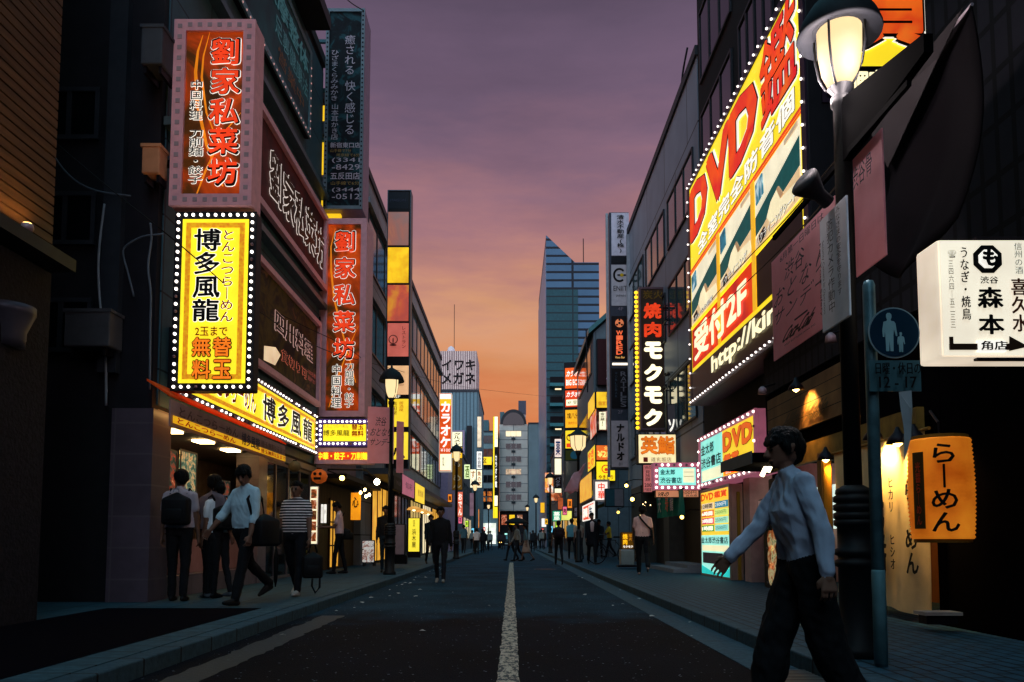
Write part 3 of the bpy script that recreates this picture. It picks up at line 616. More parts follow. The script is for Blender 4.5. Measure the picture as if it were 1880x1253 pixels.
S = Sign('red_box_sign', 'narrower red lit box sign hanging below the dark phone number sign', 'sign', **front(590, 403, 672, 766, 19), depth=.9, cab=FW, face=redface, border=.15, frame=FW, fdepth=.06)
swoosh(S, [(.2, .02), (.08, .12), (.1, .25), (.2, .4), (.5, .6), (.9, .85)], .03); swoosh(S, [(.95, .55), (.7, .65), (.4, .8), (.1, .98)], .02)
S.p('劉家私菜坊', 614, 424, 652, 662, blk, vert=True, off=.042, lay=3, sp=1.25, out=wht, outoff=.02)
S.p('劉家私菜坊', 616, 427, 650, 659, redl, vert=True, off=.025, lay=5, sp=1.25)
S.p('中国料理', 610, 670, 627, 749, blk, vert=True, off=.012, lay=3, out=wht, outoff=.04); S.p('刀削麺・餃子', 634, 669, 649, 749, blk, vert=True, off=.012, lay=3, out=wht, outoff=.04)
S.bracket(-1, 3, .45)
# yellow bulb sign
def ybord(S, m=ora, t=.05):
    w, h = S.w - 2*S.b, S.h - 2*S.b; obj('fret_border', MB().ring(-w/2 + .05, w/2 - .05, S.b + .05, S.b + h - .05, .07, -.018, -.0145), mat('fret', 'd87a1c', .4, em=.7, col2='f5b41c', scale=26), S.root)
S = Sign('yellow_bulb_sign', 'tall yellow lit sign ringed by white bulbs under the large red sign', 'sign', **front(318, 390, 468, 718, 10.2), depth=.22, cab='sign_dark', face=yel, border=.105, frame=MATS['sign_dark'], fdepth=.012)
ybord(S)
S.p('博多風龍', 359, 422, 404, 592, blk, vert=True, off=.022, lay=3, out=wht, outoff=.03); S.p('とんこつらーめん', 410, 425, 429, 592, red, vert=True, off=.012, lay=3, out=wht, outoff=.02)
S.p('2玉まで', 360, 601, 419, 618, ora, off=.02, lay=2)
for ch, x, y in (('替', 393, 621), ('玉', 393, 662), ('無', 355, 621), ('料', 355, 662)): S.p(ch, x, y, x + 33, y + 35, orl, off=.02, lay=3, out=blk, outoff=.05)
S.bulbs(11, 24, bulbw, .022, .05, y=-.03)
# dark sign with phone numbers
fl = photo('dark_flower', ['08070c', '0c0a12', '0c141a', '1c4048', '0a090f'], 2.4, .08)
S = Sign('phone_number_sign', 'very tall unlit dark sign with flower print and phone numbers against the sky', 'sign', **front(597, 18, 668, 385, 19), depth=.8, cab=mat('lilac_metal', '8a7c94', .4, .3), face=fl, border=.085, frame=mat('dotted_frame', '6a7880', .5, .3), fdepth=.05)
S.p('癒される', 634, 66, 652, 138, inkw, vert=True, lay=2); S.p('快く感じる', 634, 150, 652, 248, inkw, vert=True, lay=2); S.p('ひざまくらみみかき', 609, 94, 621, 186, inkw, vert=True, lay=2); S.p('山本耳かき店', 609, 192, 621, 258, inkw, vert=True, lay=2)
S.p('新宿東口店', 607, 263, 662, 273, inkw, off=.015); S.p('山手線で7分', 607, 275, 645, 281, ink('9a7a40')); S.p('埼京線で6分', 618, 283, 661, 289, ink('9a7a40')); S.p('(3341', 610, 291, 661, 301, inkw); S.p('-8429', 610, 303, 661, 313, inkw)
S.p('五反田店', 607, 318, 661, 331, inkw, off=.015); S.p('山手線で6分', 608, 334, 660, 341, ink('9a7a40')); S.p('(3444', 610, 346, 661, 355, inkw); S.p('-0512', 610, 357, 661, 367, inkw)
for z in np.linspace(.08, S.h - .08, 44):
    for x in (-S.w/2 + .042, S.w/2 - .042): obj('stud', MB().box(x - .02, x + .02, -.056, -.05, z - .02, z + .02), mat('stud_dark', '15151c', .6), S.root)
S.bracket(-1, 4, .45, mat('bracket_teal', '38626c', .5), .3)
S = Sign('small_bulb_sign', 'small yellow sign ringed by bulbs below the narrower red sign', 'sign', **front(584, 770, 682, 820, 18.8), depth=.35, cab='sign_dark', face=yel, border=.13, frame=mat('purple_frame', '4a3a78', .4, em=.15), fdepth=.02)
S.p('とんこつらーめん', 595, 780, 640, 786, ink('a89058')); S.p('博多風龍', 594, 790, 642, 801, blk, off=.01); S.p('替玉', 646, 779, 668, 790, red, off=.03); S.p('無料', 646, 791, 668, 802, red, off=.03); S.p('2玉まで', 670, 780, 674, 796, ora, vert=True)
S.bulbs(12, 6, bulbw, .03, .065, y=-.04)
S = Sign('dumpling_sign', 'low red lit sign with yellow glowing letters under the small bulb sign', 'sign', **front(578, 823, 684, 852, 18.6), depth=.35, cab=FW, face=lit('d84018', .8, .35), border=.1, frame=FW)
S.p('中華・餃子・刀削麺', 584, 831, 675, 845, lit('fde02a', 1.2, .05), off=.03, lay=2)
# signs along the ramen house wall
f = side(-4.78, 400, 555, 60, 232); S = Sign('neon_script_sign', 'large teal sign with pale brush letters high on the ramen building wall', 'sign', **f, depth=.1, cab='sign_dark', face=mat('teal_face', '16484e', .5, em=.12, col2='0a1e26', scale=1.5), border=.14, frame=mat('teal_frame', '5d7f88', .4, .3))
tl = lit('3a6a70', .35, .1)
S.t('按摩整体', .3, .08, .97, .36, tl, off=.02); S.t('足裏健康法', .45, .42, .97, .66, tl); S.t('営業中', .5, .72, .9, .9, ink('8a5a34'))
S.bulbs(26, 12, lit('e8b0a8', .6), .025, .05, sides='br')
f = side(-4.78, 405, 587, 384, 527); S = Sign('brush_letter_sign', 'dark red wall sign with white outlined brush letters above the food photo sign', 'sign', **f, depth=.1, cab='sign_dark', face=photo('dark_red', ['160a0c', '2c0e0c', '3c1210', '241014'], 1.2, .3), border=.13, frame=FW, fdepth=.1)
S.t('劉家私菜坊', .3, .2, 1.0, .8, ink('4a3010'), off=.03, lay=3, sp=.95, out=lit('e8dcd4', .75), outoff=.016)
f = side(-4.78, 405, 578, 588, 746); S = Sign('food_photo_sign', 'dark wall sign with food photographs and outlined letters above the long yellow sign', 'sign', **f, depth=.1, cab='sign_dark', face=photo('dark_food', ['080709', '1a1408', '3a2c0c', '120c0c', '5a3a20'], 1.5, .25), border=.12, frame=FW, fdepth=.1)
S.t('四川料理', .42, .3, .93, .55, ink('1a120c'), off=.02, lay=3, out=lit('d0a8a0', .6), outoff=.03); S.t('貸切り可', .5, .68, .85, .82, ink('1a120c'), off=.02, lay=3, out=lit('d07058', .5), outoff=.03)
S.t('100名様', .86, .66, .98, .72, lit('a04038', .5)); S.t('宴会承ります', .86, .74, .98, .8, lit('a04038', .5))
S.poly([(.32, .8), (.44, .72), (.5, .76), (.44, .92), (.32, .95)], lit('f0c8a0', .8, .3), 'dish', 1)
f = side(-4.75, 318, 578, 760, 836); S = Sign('long_yellow_sign', 'long yellow lit fascia sign edged with bulbs over the ramen shop front', 'sign', **f, depth=.15, cab='sign_dark', face=yel, border=.12, frame=mat('purple_rail', '4a3a50', .5), fdepth=.02)
ybord(S)
S.t('とんこつらーめん', .08, .2, .42, .8, red, off=.012, lay=3, out=wht, outoff=.02)
for k, ch in enumerate('博多風龍'): S.t(ch, .47 + k * .125, .17, .575 + k * .125, .84, blk, off=.022, lay=3, out=wht, outoff=.03)
S.bulbs(40, 7, bulbw, .021, .06, y=-.035)
aw = thing('awning', 'sloping ramen shop awning with yellow lettered valance and orange upper cloth', 'awning', (-4.5, 12.4, 0))
m_aw = sheer('awning_cloth', 'f0702a', .6)
obj('canopy', MB().prism([(0, 0), (1, 0), (1, 1), (0, 1)], 0, .01) if False else MB().sheet([(.0, -2.5, 2.86), (.0, 2.7, 2.86), (-.3, 2.7, 3.06), (-.3, -2.5, 3.06), (.0, -2.5, 2.83), (.0, 2.7, 2.83), (-.3, 2.7, 3.03), (-.3, -2.5, 3.03)], [(0, 1, 2, 3), (7, 6, 5, 4), (0, 4, 5, 1), (1, 5, 6, 2), (2, 6, 7, 3), (3, 7, 4, 0)]), m_aw, aw)
V = Sign('valance', '', '', (0, .1, 2.44), R(90), 5.1, .36, depth=.02, cab=mat('valance_cloth', '9a7a78', .7)); v = V.root
for k in ('label', 'category'): del v[k]
v.parent = aw
V.rect(0, .62, 1, 1, lit('f5b41c', .7, .1), 'stripe', 1)
V.t('とんこつらーめん', .03, .08, .47, .58, ink('5a3a34'), off=.01); V.t('とんこつらーめん', .02, .66, .45, .98, red, off=.02)
V.t('博多風龍', .5, .1, .68, .9, ink('2a2440'), off=.015, lay=3); V.t('替玉無料2玉まで', .7, .66, .99, .98, red, off=.02); V.t('替玉無料2玉まで', .7, .1, .99, .56, ink('6a4a48'), off=.01)
V.b = 0
# slim sign column on the office block
S = Sign('slim_sign_column', 'slim vertical column of stacked orange and yellow panels left of the glass office block', 'sign', **front(709, 350, 753, 862, 26), depth=.45, cab=mat('steel_blue', '46555f', .35, .6), face=mat('column_black', '0e0d10', .4), border=.03, frame=MATS['steel_blue'])
S.pr(712, 353, 750, 384, navy); S.p('MAISON', 717, 366, 745, 371, ink('38384a'))
for y0, y1, m in ((390, 451, photo('glow_a', ['8a6a66', 'a8685a', 'e0904a'], .6, .55)), (455, 520, lit('f5b41e', .95, .3)), (524, 590, photo('glow_b', ['f0a030', 'd05a40', 'b04a48'], .7, .6)), (594, 655, lit('d86a5c', .55, .2)), (672, 725, lit('f0b884', .8, .12)), (733, 784, lit('f5cc30', 1, .12)), (794, 844, lit('f5d038', 1, .12))): S.pr(712, y0, 750, y1, m)  # sunset reflected in the upper panels is put into their glowing colours
S.p('2F', 726, 726, 735, 731, wht); S.p('3F', 728, 786, 737, 792, wht); S.p('居酒屋', 733, 738, 741, 756, ora, vert=True, lay=3); S.p('高田屋', 720, 738, 729, 762, blk, vert=True, lay=3); S.p('八', 718, 822, 744, 842, blk, off=.03, lay=3); S.p('個室', 733, 800, 742, 812, ora, vert=True, lay=3)
S.p('レストラン', 738, 600, 745, 640, ink('8a2a2a'), vert=True, lay=3); S.p('RESTAURANT', 720, 706, 742, 709, ink('8a5a3a'), lay=3)
c = _loc(S, 722, 624); S.disc(c[0], c[1], .16, ink('3a1a20'), 'emblem', 2); S.disc(c[0], c[1], .13, lit('d86a5c', .55, .2), 'emblem', 3); S.disc(c[0], c[1] + .004, .02, ink('3a1a20'), 'emblem', 4, 12, .1); S.disc(c[0], c[1] + .02, .12, ink('3a1a20'), 'emblem', 4, 12, .03)
# farther left
S = Sign('karaoke_column_sign', 'orange and red karaoke column with white ends and letters, left of the corrugated building', 'sign', **front(806, 722, 829, 866, 45), depth=.6, cab=mat('lit_white_cab', 'e8dcc8', .4, em=.5), face=lit('d84c14', .8, .25), border=.03)
S.pr(808, 724, 828, 733, wht); S.pr(808, 733, 828, 745, yel2); S.pr(808, 834, 828, 864, whl); S.p('カラオケ', 809, 738, 827, 822, wht, vert=True, off=.04, lay=3); S.p('¥100', 809, 824, 827, 830, wht, lay=3); S.p('歌広場', 812, 840, 816, 856, blk, vert=True, lay=3)
for (px0, py0, px1, py1, Y, m, txt, tm, lb) in (
    (830, 793, 849, 820, 49, whl, 'クルメン', blk, 'white lit sign behind the second lamp, left side'),
    (830, 821, 849, 842, 49, yel2, 'つや', blk, 'amber lit sign just under the white one behind the second lamp'),
    (830, 843, 849, 900, 49, mat('amber_dark', '7a5210', .5, em=.4), 'らーめん', ink('f0d8b0'), 'dark amber vertical sign behind the second lamp post'),
    (852, 853, 863, 880, 58, lit('e4f0b0', 1, .1), '酒', ink('8aa030'), 'small pale green lit sign hung from an arm'),
    (863, 862, 874, 896, 60, whl, 'すし', ora, 'cream lit sign left of the two stacked white ones'),
    (875, 829, 885, 862, 61, wht, '渋谷会館', dim, 'upper of two stacked white signs before the teal building'),
    (875, 863, 885, 896, 61, whl, '魚の家', ora, 'lower of two stacked white signs before the teal building'),
    (876, 765, 884, 822, 66, lit('d8c0a0', .8, .4), '', None, 'slim pale picture sign under the rooftop billboard'),
    (840, 903, 850, 950, 44, lit('e06a50', .8, .5), 'おでん', wht, 'red and white vertical sign beyond the office block'),
    (872, 935, 880, 970, 75, lit('f08a3a', .9, .4), '', None, 'small orange sign low on the left pavement'),
    (862, 905, 870, 948, 62, lit('8a6a78', .5, .3), '', None, 'mauve sign behind the third left lamp')):
    S = Sign('street_sign', lb, 'sign', **front(px0, py0, px1, py1, Y), depth=.3, cab='sign_dark', face=m, border=.02)
    if txt: S.t(txt, .12, .06, .88, .94, tm, vert=True, off=.02)
S = Sign('yellow_strip_sign', 'long thin yellow and black strip sign left of the arched roof building', 'sign', **front(905, 765, 914, 952, 113), depth=.5, cab='sign_dark', face=mat('strip_black', '0c0c10', .4), border=.03)
S.rect(0, 0, .28, 1, lit('f0d020', 1)); S.rect(.3, .0, 1, .3, whl); S.rect(.3, .78, 1, .88, whl); S.rect(.3, .89, 1, 1, lit('f0d020', 1)); S.t('カラオケ館', .42, .38, .85, .7, wht, vert=True, off=.03); S.t('三宝', .45, .12, .85, .22, dim, vert=True)
S = Sign('yellow_wall_sign', 'yellow sign on the teal stepped building', 'sign', **front(884, 839, 903, 854, 113), depth=.4, cab='sign_dark', face=lit('f4c828', 1), border=.03); S.t('区', .1, .2, .5, .8, blk, off=.03)
for k, (x0, y0, x1, y1) in enumerate(((883, 902, 892, 912), (894, 902, 904, 912), (883, 913, 892, 922), (894, 913, 904, 922))):
    S = Sign('picture_panel', ['upper left', 'upper right', 'lower left', 'lower right'][k] + ' of four warm picture panels on the teal stepped building', 'panel', **front(x0, y0, x1, y1, 114), depth=.2, cab='sign_dark', face=photo('panel_food', ['2a1a14', 'b05a20', 'f0b040'], 1.2, .8), border=.06)
S = Sign('rooftop_billboard', 'white ribbed rooftop billboard with black eyewear shop letters', 'billboard', **front(808, 645, 875, 716, 74), depth=6, cab=mat('rib_side', 'c0a8a8', .5), face=mat('ribs', 'd8c4bc', .5, em=.12, grid=(.18, 30, 0, .05, 'xz'), mortar='6a5458'), border=0)
S.t('イワキ', .05, .22, .97, .5, blk, off=.03, sp=1.05); S.t('メガネ', .05, .55, .97, .86, blk, off=.03, sp=1.05)
for x in (-1.2, 1.2): obj('support', MB().box(x - .1, x + .1, 1, 1.2, -.6, 0), MATS['iron'], S.root)
obj('dome', MB().lathe([(.4, 0), (.4, .3), (.28, .6), (.05, .75)], 14, (-.8, 1, S.h)), MATS['sign_white'], S.root, True); obj('mast', MB().tube([(-.5, 1, S.h), (-.5, 1, S.h + 5)], .03, 5), MATS['iron'], S.root)
# tavern front under the pink house
for px0, py0, px1, py1, lb, m, txt, tm in ((644, 905, 662, 955, 'orange cloth banner with a black emblem on the timber tavern wall', lit('f09018', .9, .35), '心', blk),):
    S = Sign('tavern_banner', lb, 'banner', **front(px0, py0, px1, py1, 19.05), depth=.02, cab=m, face=m, border=.01); S.t(txt, .15, .15, .85, .55, tm, off=.03)
for k, (px, py) in enumerate(((662, 905), (670, 900), (678, 909), (672, 912))): 
    t = thing('spot_lamp', 'small warm spotlight above the tavern banner, number from the wall outward'.replace('number from the wall outward', ['nearest the wall', 'second out from the wall', 'third out, hanging lowest right', 'hanging lowest in the middle'][k]), 'lamp', at(px, py, 18.9)); obj('bulb', MB().lathe([(.01, -.04), (.035, -.02), (.035, .02), (.015, .045)], 12), lit('ffd890', 12), t, True); obj('holder', MB().box(-.02, .02, -.02, .02, .06, .16), MATS['iron'], t)
t = thing('wall_lamp', 'bright round wall lamp left of the street lamp post', 'lamp', at(692, 885, 17.8)); obj('globe', MB().lathe([(.01, -.075), (.055, -.05), (.072, 0), (.055, .05), (.01, .075)], 16), lit('ffe6c0', 22), t, True); obj('arm', MB().tube([(0, 0, .08), (-.3, .3, .3), (-1.3, .6, .35)], .02), MATS['iron'], t)
t = thing('wall_lamp', 'small warm bulb between the pumpkin and the curved awning', 'lamp', at(628, 878, 18.2)); obj('globe', MB().lathe([(.01, -.06), (.05, -.04), (.06, 0), (.05, .04), (.01, .06)], 14), lit('ffc060', 14), t, True); obj('arm', MB().tube([(0, 0, .05), (-.4, .2, .2)], .015), MATS['iron'], t)
for k, (px, py, r) in enumerate(((541, 857, .13), (586, 875, .17))):
    t = thing('pumpkin_lantern', ['dark green round paper lantern at the awning end', 'orange pumpkin faced lantern right of the awning'][k], 'lantern', at(px, py, 15.5)); mm = mat(['lantern_olive', 'lantern_orange'][k], ['6a5a3a', 'c0561c'][k], .6, em=[.03, .35][k], var=.3)
    obj('body', MB().lathe([(r*.3, -r*.85), (r*.8, -r*.55), (r, 0), (r*.8, r*.55), (r*.3, r*.85)], 18), mm, t, True); obj('cap', MB().lathe([(r*.3, r*.8), (r*.3, r)], 10), blk, t)
    if k: [obj('eye', MB().lathe([(.02, -.03), (.035, 0), (.02, .03)], 8, (x, -r*.93, .04)), blk, t) for x in (-.05, .06)]; obj('mouth', MB().box(-.07, .07, -r - .005, -r*.8, -.08, -.03), blk, t)
for k, (x0, x1) in enumerate(((568, 583),)):
    S = Sign('menu_strip', 'tall strip of food pictures at the end of the ramen shop', 'menu', **front(568, 893, 584, 1000, 18.3), depth=.05, cab='sign_white', face=whl, border=.02)
    for j in range(5): S.rect(.1, .04 + j * .19, .9, .2 + j * .19, photo('menu_food', ['f0e0c8', 'c06030', '3a2010', 'e0a060'], 5, .6), 'picture')
S = Sign('white_lantern_sign', 'pair of white glowing vertical sign boxes behind the man with a phone', 'sign', **front(588, 925, 601, 962, 18.6), depth=.2, cab='sign_dark', face=wht, border=.02); S.rect(.46, 0, .54, 1, blk, 'divider'); S.t('生そば', .1, .1, .36, .9, blk, vert=True); S.t('酒', .62, .3, .9, .5, blk)
S = Sign('standing_food_board', 'leaning floor board printed with food photos on the left pavement', 'sign board', **front(664, 992, 688, 1034, 18.4), depth=.05, cab='sign_dark', face=photo('board_food', ['e8d8c8', '8a3a20', 'f0e8e0', '2a1812', 'd08a50'], 6, .45), border=.02)
for x in (-.12, .12): obj('leg', MB().box(x - .015, x + .015, .02, .3, -.08, .02), MATS['iron'], S.root)
S = Sign('yellow_standing_sign', 'yellow lit standing sign with black vertical letters on the left pavement', 'sign board', **front(749, 951, 771, 1014, 25), depth=.3, cab='sign_dark', face=lit('f4dc3c', 1.05, .06), border=.02); S.t('居酒屋', .4, .05, .6, .25, blk, vert=True); S.t('浜木屋', .32, .32, .7, .88, blk, vert=True, off=.015); obj('foot', MB().box(-.2, .2, .05, .25, -.18, 0), MATS['iron'], S.root)
S = Sign('grey_notice_board', 'blank mauve grey board in a black frame behind the lamp post', 'sign board', **front(724, 962, 744, 1020, 22), depth=.2, cab='sign_dark', face=mat('mauve_board', 'a88a90', .5), border=.03); obj('foot', MB().box(-.2, .2, 0, .2, -.25, 0), MATS['black'], S.root)
for lb, px0, px1, y0, y1, m, txt in (('dark shop fascia with thin grey letters under the glass office block', 722, 738, 880, 905, MATS['sign_dark'], 'WA'), ('pink lit fascia panel under the glass office block', 738, 760, 882, 917, lit('c06a80', .6, .1), '旬彩'), ('yellow lit fascia panel right of the pink one', 762, 779, 895, 928, lit('f4cc38', 1, .06), '居酒屋')):
    f = side(-4.0, px0, px1, y0, y1); S = Sign('fascia_sign', lb, 'sign', **f, depth=.1, cab='sign_dark', face=m, border=.03); S.t(txt, .2, .3, .8, .65, dim if m != g_yel else blk)
for k, px in enumerate((760, 775, 786)):
    t = thing('parasol_lamp', ['nearest', 'middle', 'farthest'][k] + ' of three orange glass shades over the left shop fronts', 'lamp', at(px, 935 + 4 * k, 27 + 3 * k)); obj('shade', MB().lathe([(.26, -.03), (.2, .05), (.06, .1)], 18), lit('d89a4a', .8, .3), t, True); obj('bulb', MB().lathe([(.02, -.07), (.05, -.04), (.03, .02)], 10), lit('ffe0a0', 8), t, True)

# ------------------------------------------------------------------ right side signs
f = side(4.0, 1502, 1273, 325, 744, 1273)
S = Sign('giant_video_billboard', 'giant slanting yellow video shop billboard ringed by bulbs, upper right', 'billboard', **f, depth=.5, cab='sign_dark', face=lit('f8d826', 1.0, .1), border=.16, frame=mat('billboard_rim', '2e2434', .4, .3), fdepth=.03)
rl = photo('dvd_red', ['e02418', 'f0501c', 'd81e28', 'f07a20'], .5, .9)
for ch, u0, u1, v0, v1 in (('D', .02, .25, .03, .28), ('V', .24, .5, .03, .28), ('D', .485, .735, .03, .28), ('鑑', .755, .99, .01, .29)): S.t(ch, u0, v0, u1, v1, rl, off=.05 if ch in 'DV' else .016, lay=4, out=blk, outoff=.018); S.t(ch, u0 - .008, v0 - .008, u1 + .008, v1 + .008, wht, off=.1 if ch in 'DV' else .06, lay=1)
S.t('全室完全防音個', .12, .305, .97, .385, wht, off=.03, lay=3, sp=1.12, out=blk, outoff=.025)
S.rect(0, .395, 1, .405, redl, 'rule', 2); S.rect(0, .41, 1, .415, redl, 'rule', 2)
S.rect(.01, .42, .99, .665, mat('booth_wall', 'f0e4c4', .5, em=.95, var=.15, scale=2), 'picture', 1)
tealp = mat('booth_teal', '0f5a58', .5, em=.55); tan = lit('e4c090', .9, .2); crm = lit('f4e4b8', .95, .12)
for u0, u1 in ((.012, .335), (.365, .66), (.69, .985)):
    w = u1 - u0; q = lambda a, b: (u0 + a * w, b)
    S.poly([q(0, .55), q(1, .475), q(1, .565), q(0, .615)], tealp, 'booth_band', 2)
    S.poly([q(0, .63), q(.3, .6), q(1, .57), q(1, .665), q(0, .665)], tan, 'booth_floor', 3)
    S.poly([q(.3, .6), q(.4, .565), q(.54, .55), q(.62, .595), q(.96, .605), q(1, .645), q(.6, .655), q(.4, .64)], crm, 'recliner', 4)
    S.poly([q(.54, .55), q(.58, .547), q(.68, .59), q(.62, .595)], lit('b89068', .7, .2), 'recliner_shade', 5)
    S.poly([q(.03, .44), q(.2, .428), q(.22, .5), q(.04, .512)], photo('screen_pic', ['081c30', '3a7a90', 'e0f0f0'], 2, .9), 'screen', 4)
    S.poly([q(.72, .43), q(.98, .425), q(.98, .44), q(.72, .445)], lit('c8b090', .8, .2), 'shelf', 4)
    S.poly([q(.1, .63), q(.24, .62), q(.28, .65), q(.14, .66)], ink('4a3a40'), 'cushion', 5)
for u in (.335, .66): S.rect(u, .41, u + .028, .87, lit('f0b020', .9), 'divider', 4)
S.t('きれいなお部屋', .04, .64, .29, .662, wht, lay=5, out=blk); S.t('リクライニング', .39, .63, .63, .66, wht, lay=5, out=blk); S.t('リクライニングシート', .71, .63, .97, .66, wht, lay=5, out=blk)
S.rect(0, .668, 1, .68, lit('f8d826', 1.0, .1), 'rule', 3)
S.rect(.012, .685, .66, .865, photo('redbox', ['f0501c', 'e83c18', 'c02828', 'f06a1c'], .5, .8), 'panel', 2); S.t('受付2F', .05, .7, .62, .85, whl, off=.04, lay=4)
S.rect(.69, .685, .99, .865, navy, 'panel', 2); S.rect(0, .885, 1, 1, mat('url_black', '0c0d12', .3), 'panel', 2)
S.t('http://kin', .26, .895, .84, .985, whl, off=.035, lay=4)
S.bulbs(32, 16, lit('fff0e8', 2.5, 0), .02, .07, y=-.05)
S = Sign('corner_billboard', 'billboard face square to the street with one huge orange character behind the nearest lamp', 'billboard', **front(1504, -135, 1739, 190, 9.95), depth=.33, cab='sign_dark', face=lit('f8d826', 1.0, .1), border=.06, frame=MATS['billboard_rim'], fdepth=.03)
S.p('賞', 1535, -125, 1722, 104, wht, off=.075, lay=1); S.p('賞', 1545, -118, 1712, 98, photo('big_orange', ['e8501a', 'f06a1c', 'd84418', 'f07a24'], .6, .85), off=.018, lay=4, out=blk, outoff=.025)
S.pr(1506, 124, 1737, 187, MATS['url_black'], 'panel', 2); S.p('個室ビデオ', 1560, 132, 1715, 178, whl, off=.04, lay=4)
S.pr(1506, -132, 1522, 120, mat('mauve_strip', '6a5a6c', .5, em=.1), 'strip', 2)
# yakiniku sign
S = Sign('grill_house_sign', 'tall dark sign with glowing red and white letters and a yellow bulb edge', 'sign', **front(1174, 528, 1222, 790, 23), depth=.5, cab=mat('grill_cab', '7a6066', .4, .3), face=mat('grill_face', '2a1e1c', .4, em=.18, col2='3a2c20', scale=1), border=.06, frame=mat('grill_frame', '6a5258', .4, .3), fdepth=.04)
S.p('炭火', 1180, 534, 1217, 550, ink('8a6420'), off=.01); S.p('焼', 1181, 557, 1214, 586, redl, off=.04); S.p('肉', 1182, 592, 1214, 620, redl, off=.04)
for k, ch in enumerate('モクモク'): S.p(ch, 1182, 628 + k * 41, 1216, 660 + k * 41, lit('ffecc0', 1.6), off=.07)
key = TXT.get(('bulb', bulby.name))
S.bulbs(2, 2, bulby, .0001, 0, y=.1) if False else None
mb = MB(); bmesh.ops.create_uvsphere(mb.bm, u_segments=8, v_segments=5, radius=1); BY = mb.mesh(True); BY.materials.append(bulby)
for z in np.linspace(.1, S.h - .1, 30): o = link('bulb', BY, None, S.root, (-S.w/2 - .05, .2, z)); o.scale = (.055,) * 3
S.bracket(1, 3, .4)
S = Sign('grey_kana_sign', 'grey sign with white diagonal letters right behind the grill sign', 'sign', **front(1224, 742, 1257, 798, 21.5), depth=.2, cab='sign_dark', face=mat('grey_face', '4a464c', .4, em=.2), border=.03); S.t('ソ', .02, .5, .42, .95, wht, off=.05); S.t('リ', .5, .1, .9, .8, wht, off=.05)
S = Sign('sushi_sign', 'cream lit sushi sign with orange brush letters below the grill sign', 'sign', **front(1171, 797, 1242, 852, 21), depth=.35, cab='sign_dark', face=lit('fbe0a8', 1.05, .12), border=.025)
S.t('英鮨', .05, .06, .97, .7, lit('e8741c', .85, .3), off=.03, lay=3, sp=.98, out=ink('8a2a14'), outoff=.02); S.t('道玄坂店', .32, .8, .88, .96, blk); S.rect(.12, .8, .24, .97, ink('b83a2a'), 'seal')
S = Sign('price_strip_sign', 'narrow pink vertical price sign left of the aqua bookshop sign', 'sign', **front(1180, 853, 1198, 905, 20.8), depth=.15, cab='sign_dark', face=lit('c8706e', .6, .15), border=.02)
S.t('VRの', .1, .03, .9, .15, blk); S.t('見放題', .2, .2, .8, .6, blk, vert=True); S.t('200', .08, .68, .92, .82, blk, off=.01); S.t('円鑑賞', .1, .86, .9, .97, blk)
aq = lit('8ae8d8', 1.0, .15); aqd = ink('0f6a80')
S = Sign('bookshop_bulb_sign', 'aqua lit bookshop sign in a pink bulb frame, square to the street', 'sign', **front(1200, 850, 1286, 900, 19), depth=.35, cab=mat('pink_frame', 'c06a84', .4, em=.35), face=aq, border=.12, frame=MATS['pink_frame'], fdepth=.04)
S.t('金太郎', .04, .1, .44, .42, aqd, off=.03); S.t('渋谷書店', .04, .55, .62, .9, aqd, off=.02); S.rect(.66, .06, .96, .85, lit('f0ecc0', .95), 'panel'); S.rect(.68, .25, .94, .27, aqd, 'rule', 2); S.rect(.68, .5, .94, .52, aqd, 'rule', 2)
S.bulbs(8, 5, bulbw, .032, .06, y=-.05)
S = Sign('price_banner_sign', 'wide pink price sign hung under the aqua bookshop sign', 'sign', **front(1203, 900, 1283, 914, 19.05), depth=.12, cab='sign_dark', face=lit('d8906a', .6, .15), border=.015); S.t('VRの', .04, .25, .3, .95, blk, off=.02, sl=.2); S.t('200円', .6, .05, .95, .6, blk); S.t('見放題', .7, .65, .97, .95, blk)
f = side(4.5, 1394, 1287, 805, 897)
S = Sign('video_shop_sign', 'slanted aqua and yellow video shop sign with pink bulb rim above the stall entrance', 'sign', **f, depth=.4, cab=MATS['pink_frame'], face=aq, border=.11, frame=MATS['pink_frame'], fdepth=.05)
S.rect(.46, 0, 1, 1, lit('f8d030', 1.0, .1)); S.t('金太郎', .02, .1, .3, .36, aqd, off=.03); S.t('渋谷書店', .02, .42, .44, .68, aqd, off=.03); S.rect(.02, .72, .44, .97, lit('f0ecc0', .95), 'panel')
for k, ch in enumerate('DVD'): S.t(ch, .48 + .165 * k, .06, .645 + .165 * k, .48, lit('e8641c', .85, .1), off=.06, lay=3, out=blk, outoff=.02)
S.t('鑑賞', .49, .54, .76, .82, lit('e8641c', .85, .1), off=.04, lay=3, out=blk, outoff=.02); S.rect(.48, .85, .98, .98, redl, 'panel'); S.t('営業中', .52, .87, .9, .96, wht, lay=3)
S.bulbs(14, 5, bulbw, .026, .055, y=-.06)
f = side(4.5, 1341, 1287, 902, 1056, 1287)
S = Sign('video_price_board', 'standing lit price board with rows of coloured boxes at the video shop', 'sign board', **f, depth=.25, cab=mat('board_rim', 'b08a7a', .4), face=lit('f4c83a', 1.0, .1), border=.06, frame=MATS['board_rim'], fdepth=.03)
S.t('DVD', .04, .02, .52, .11, lit('d85a14', .8), off=.05, lay=3); S.t('鑑賞', .54, .02, .97, .1, lit('e04a14', .8), off=.04, lay=3)
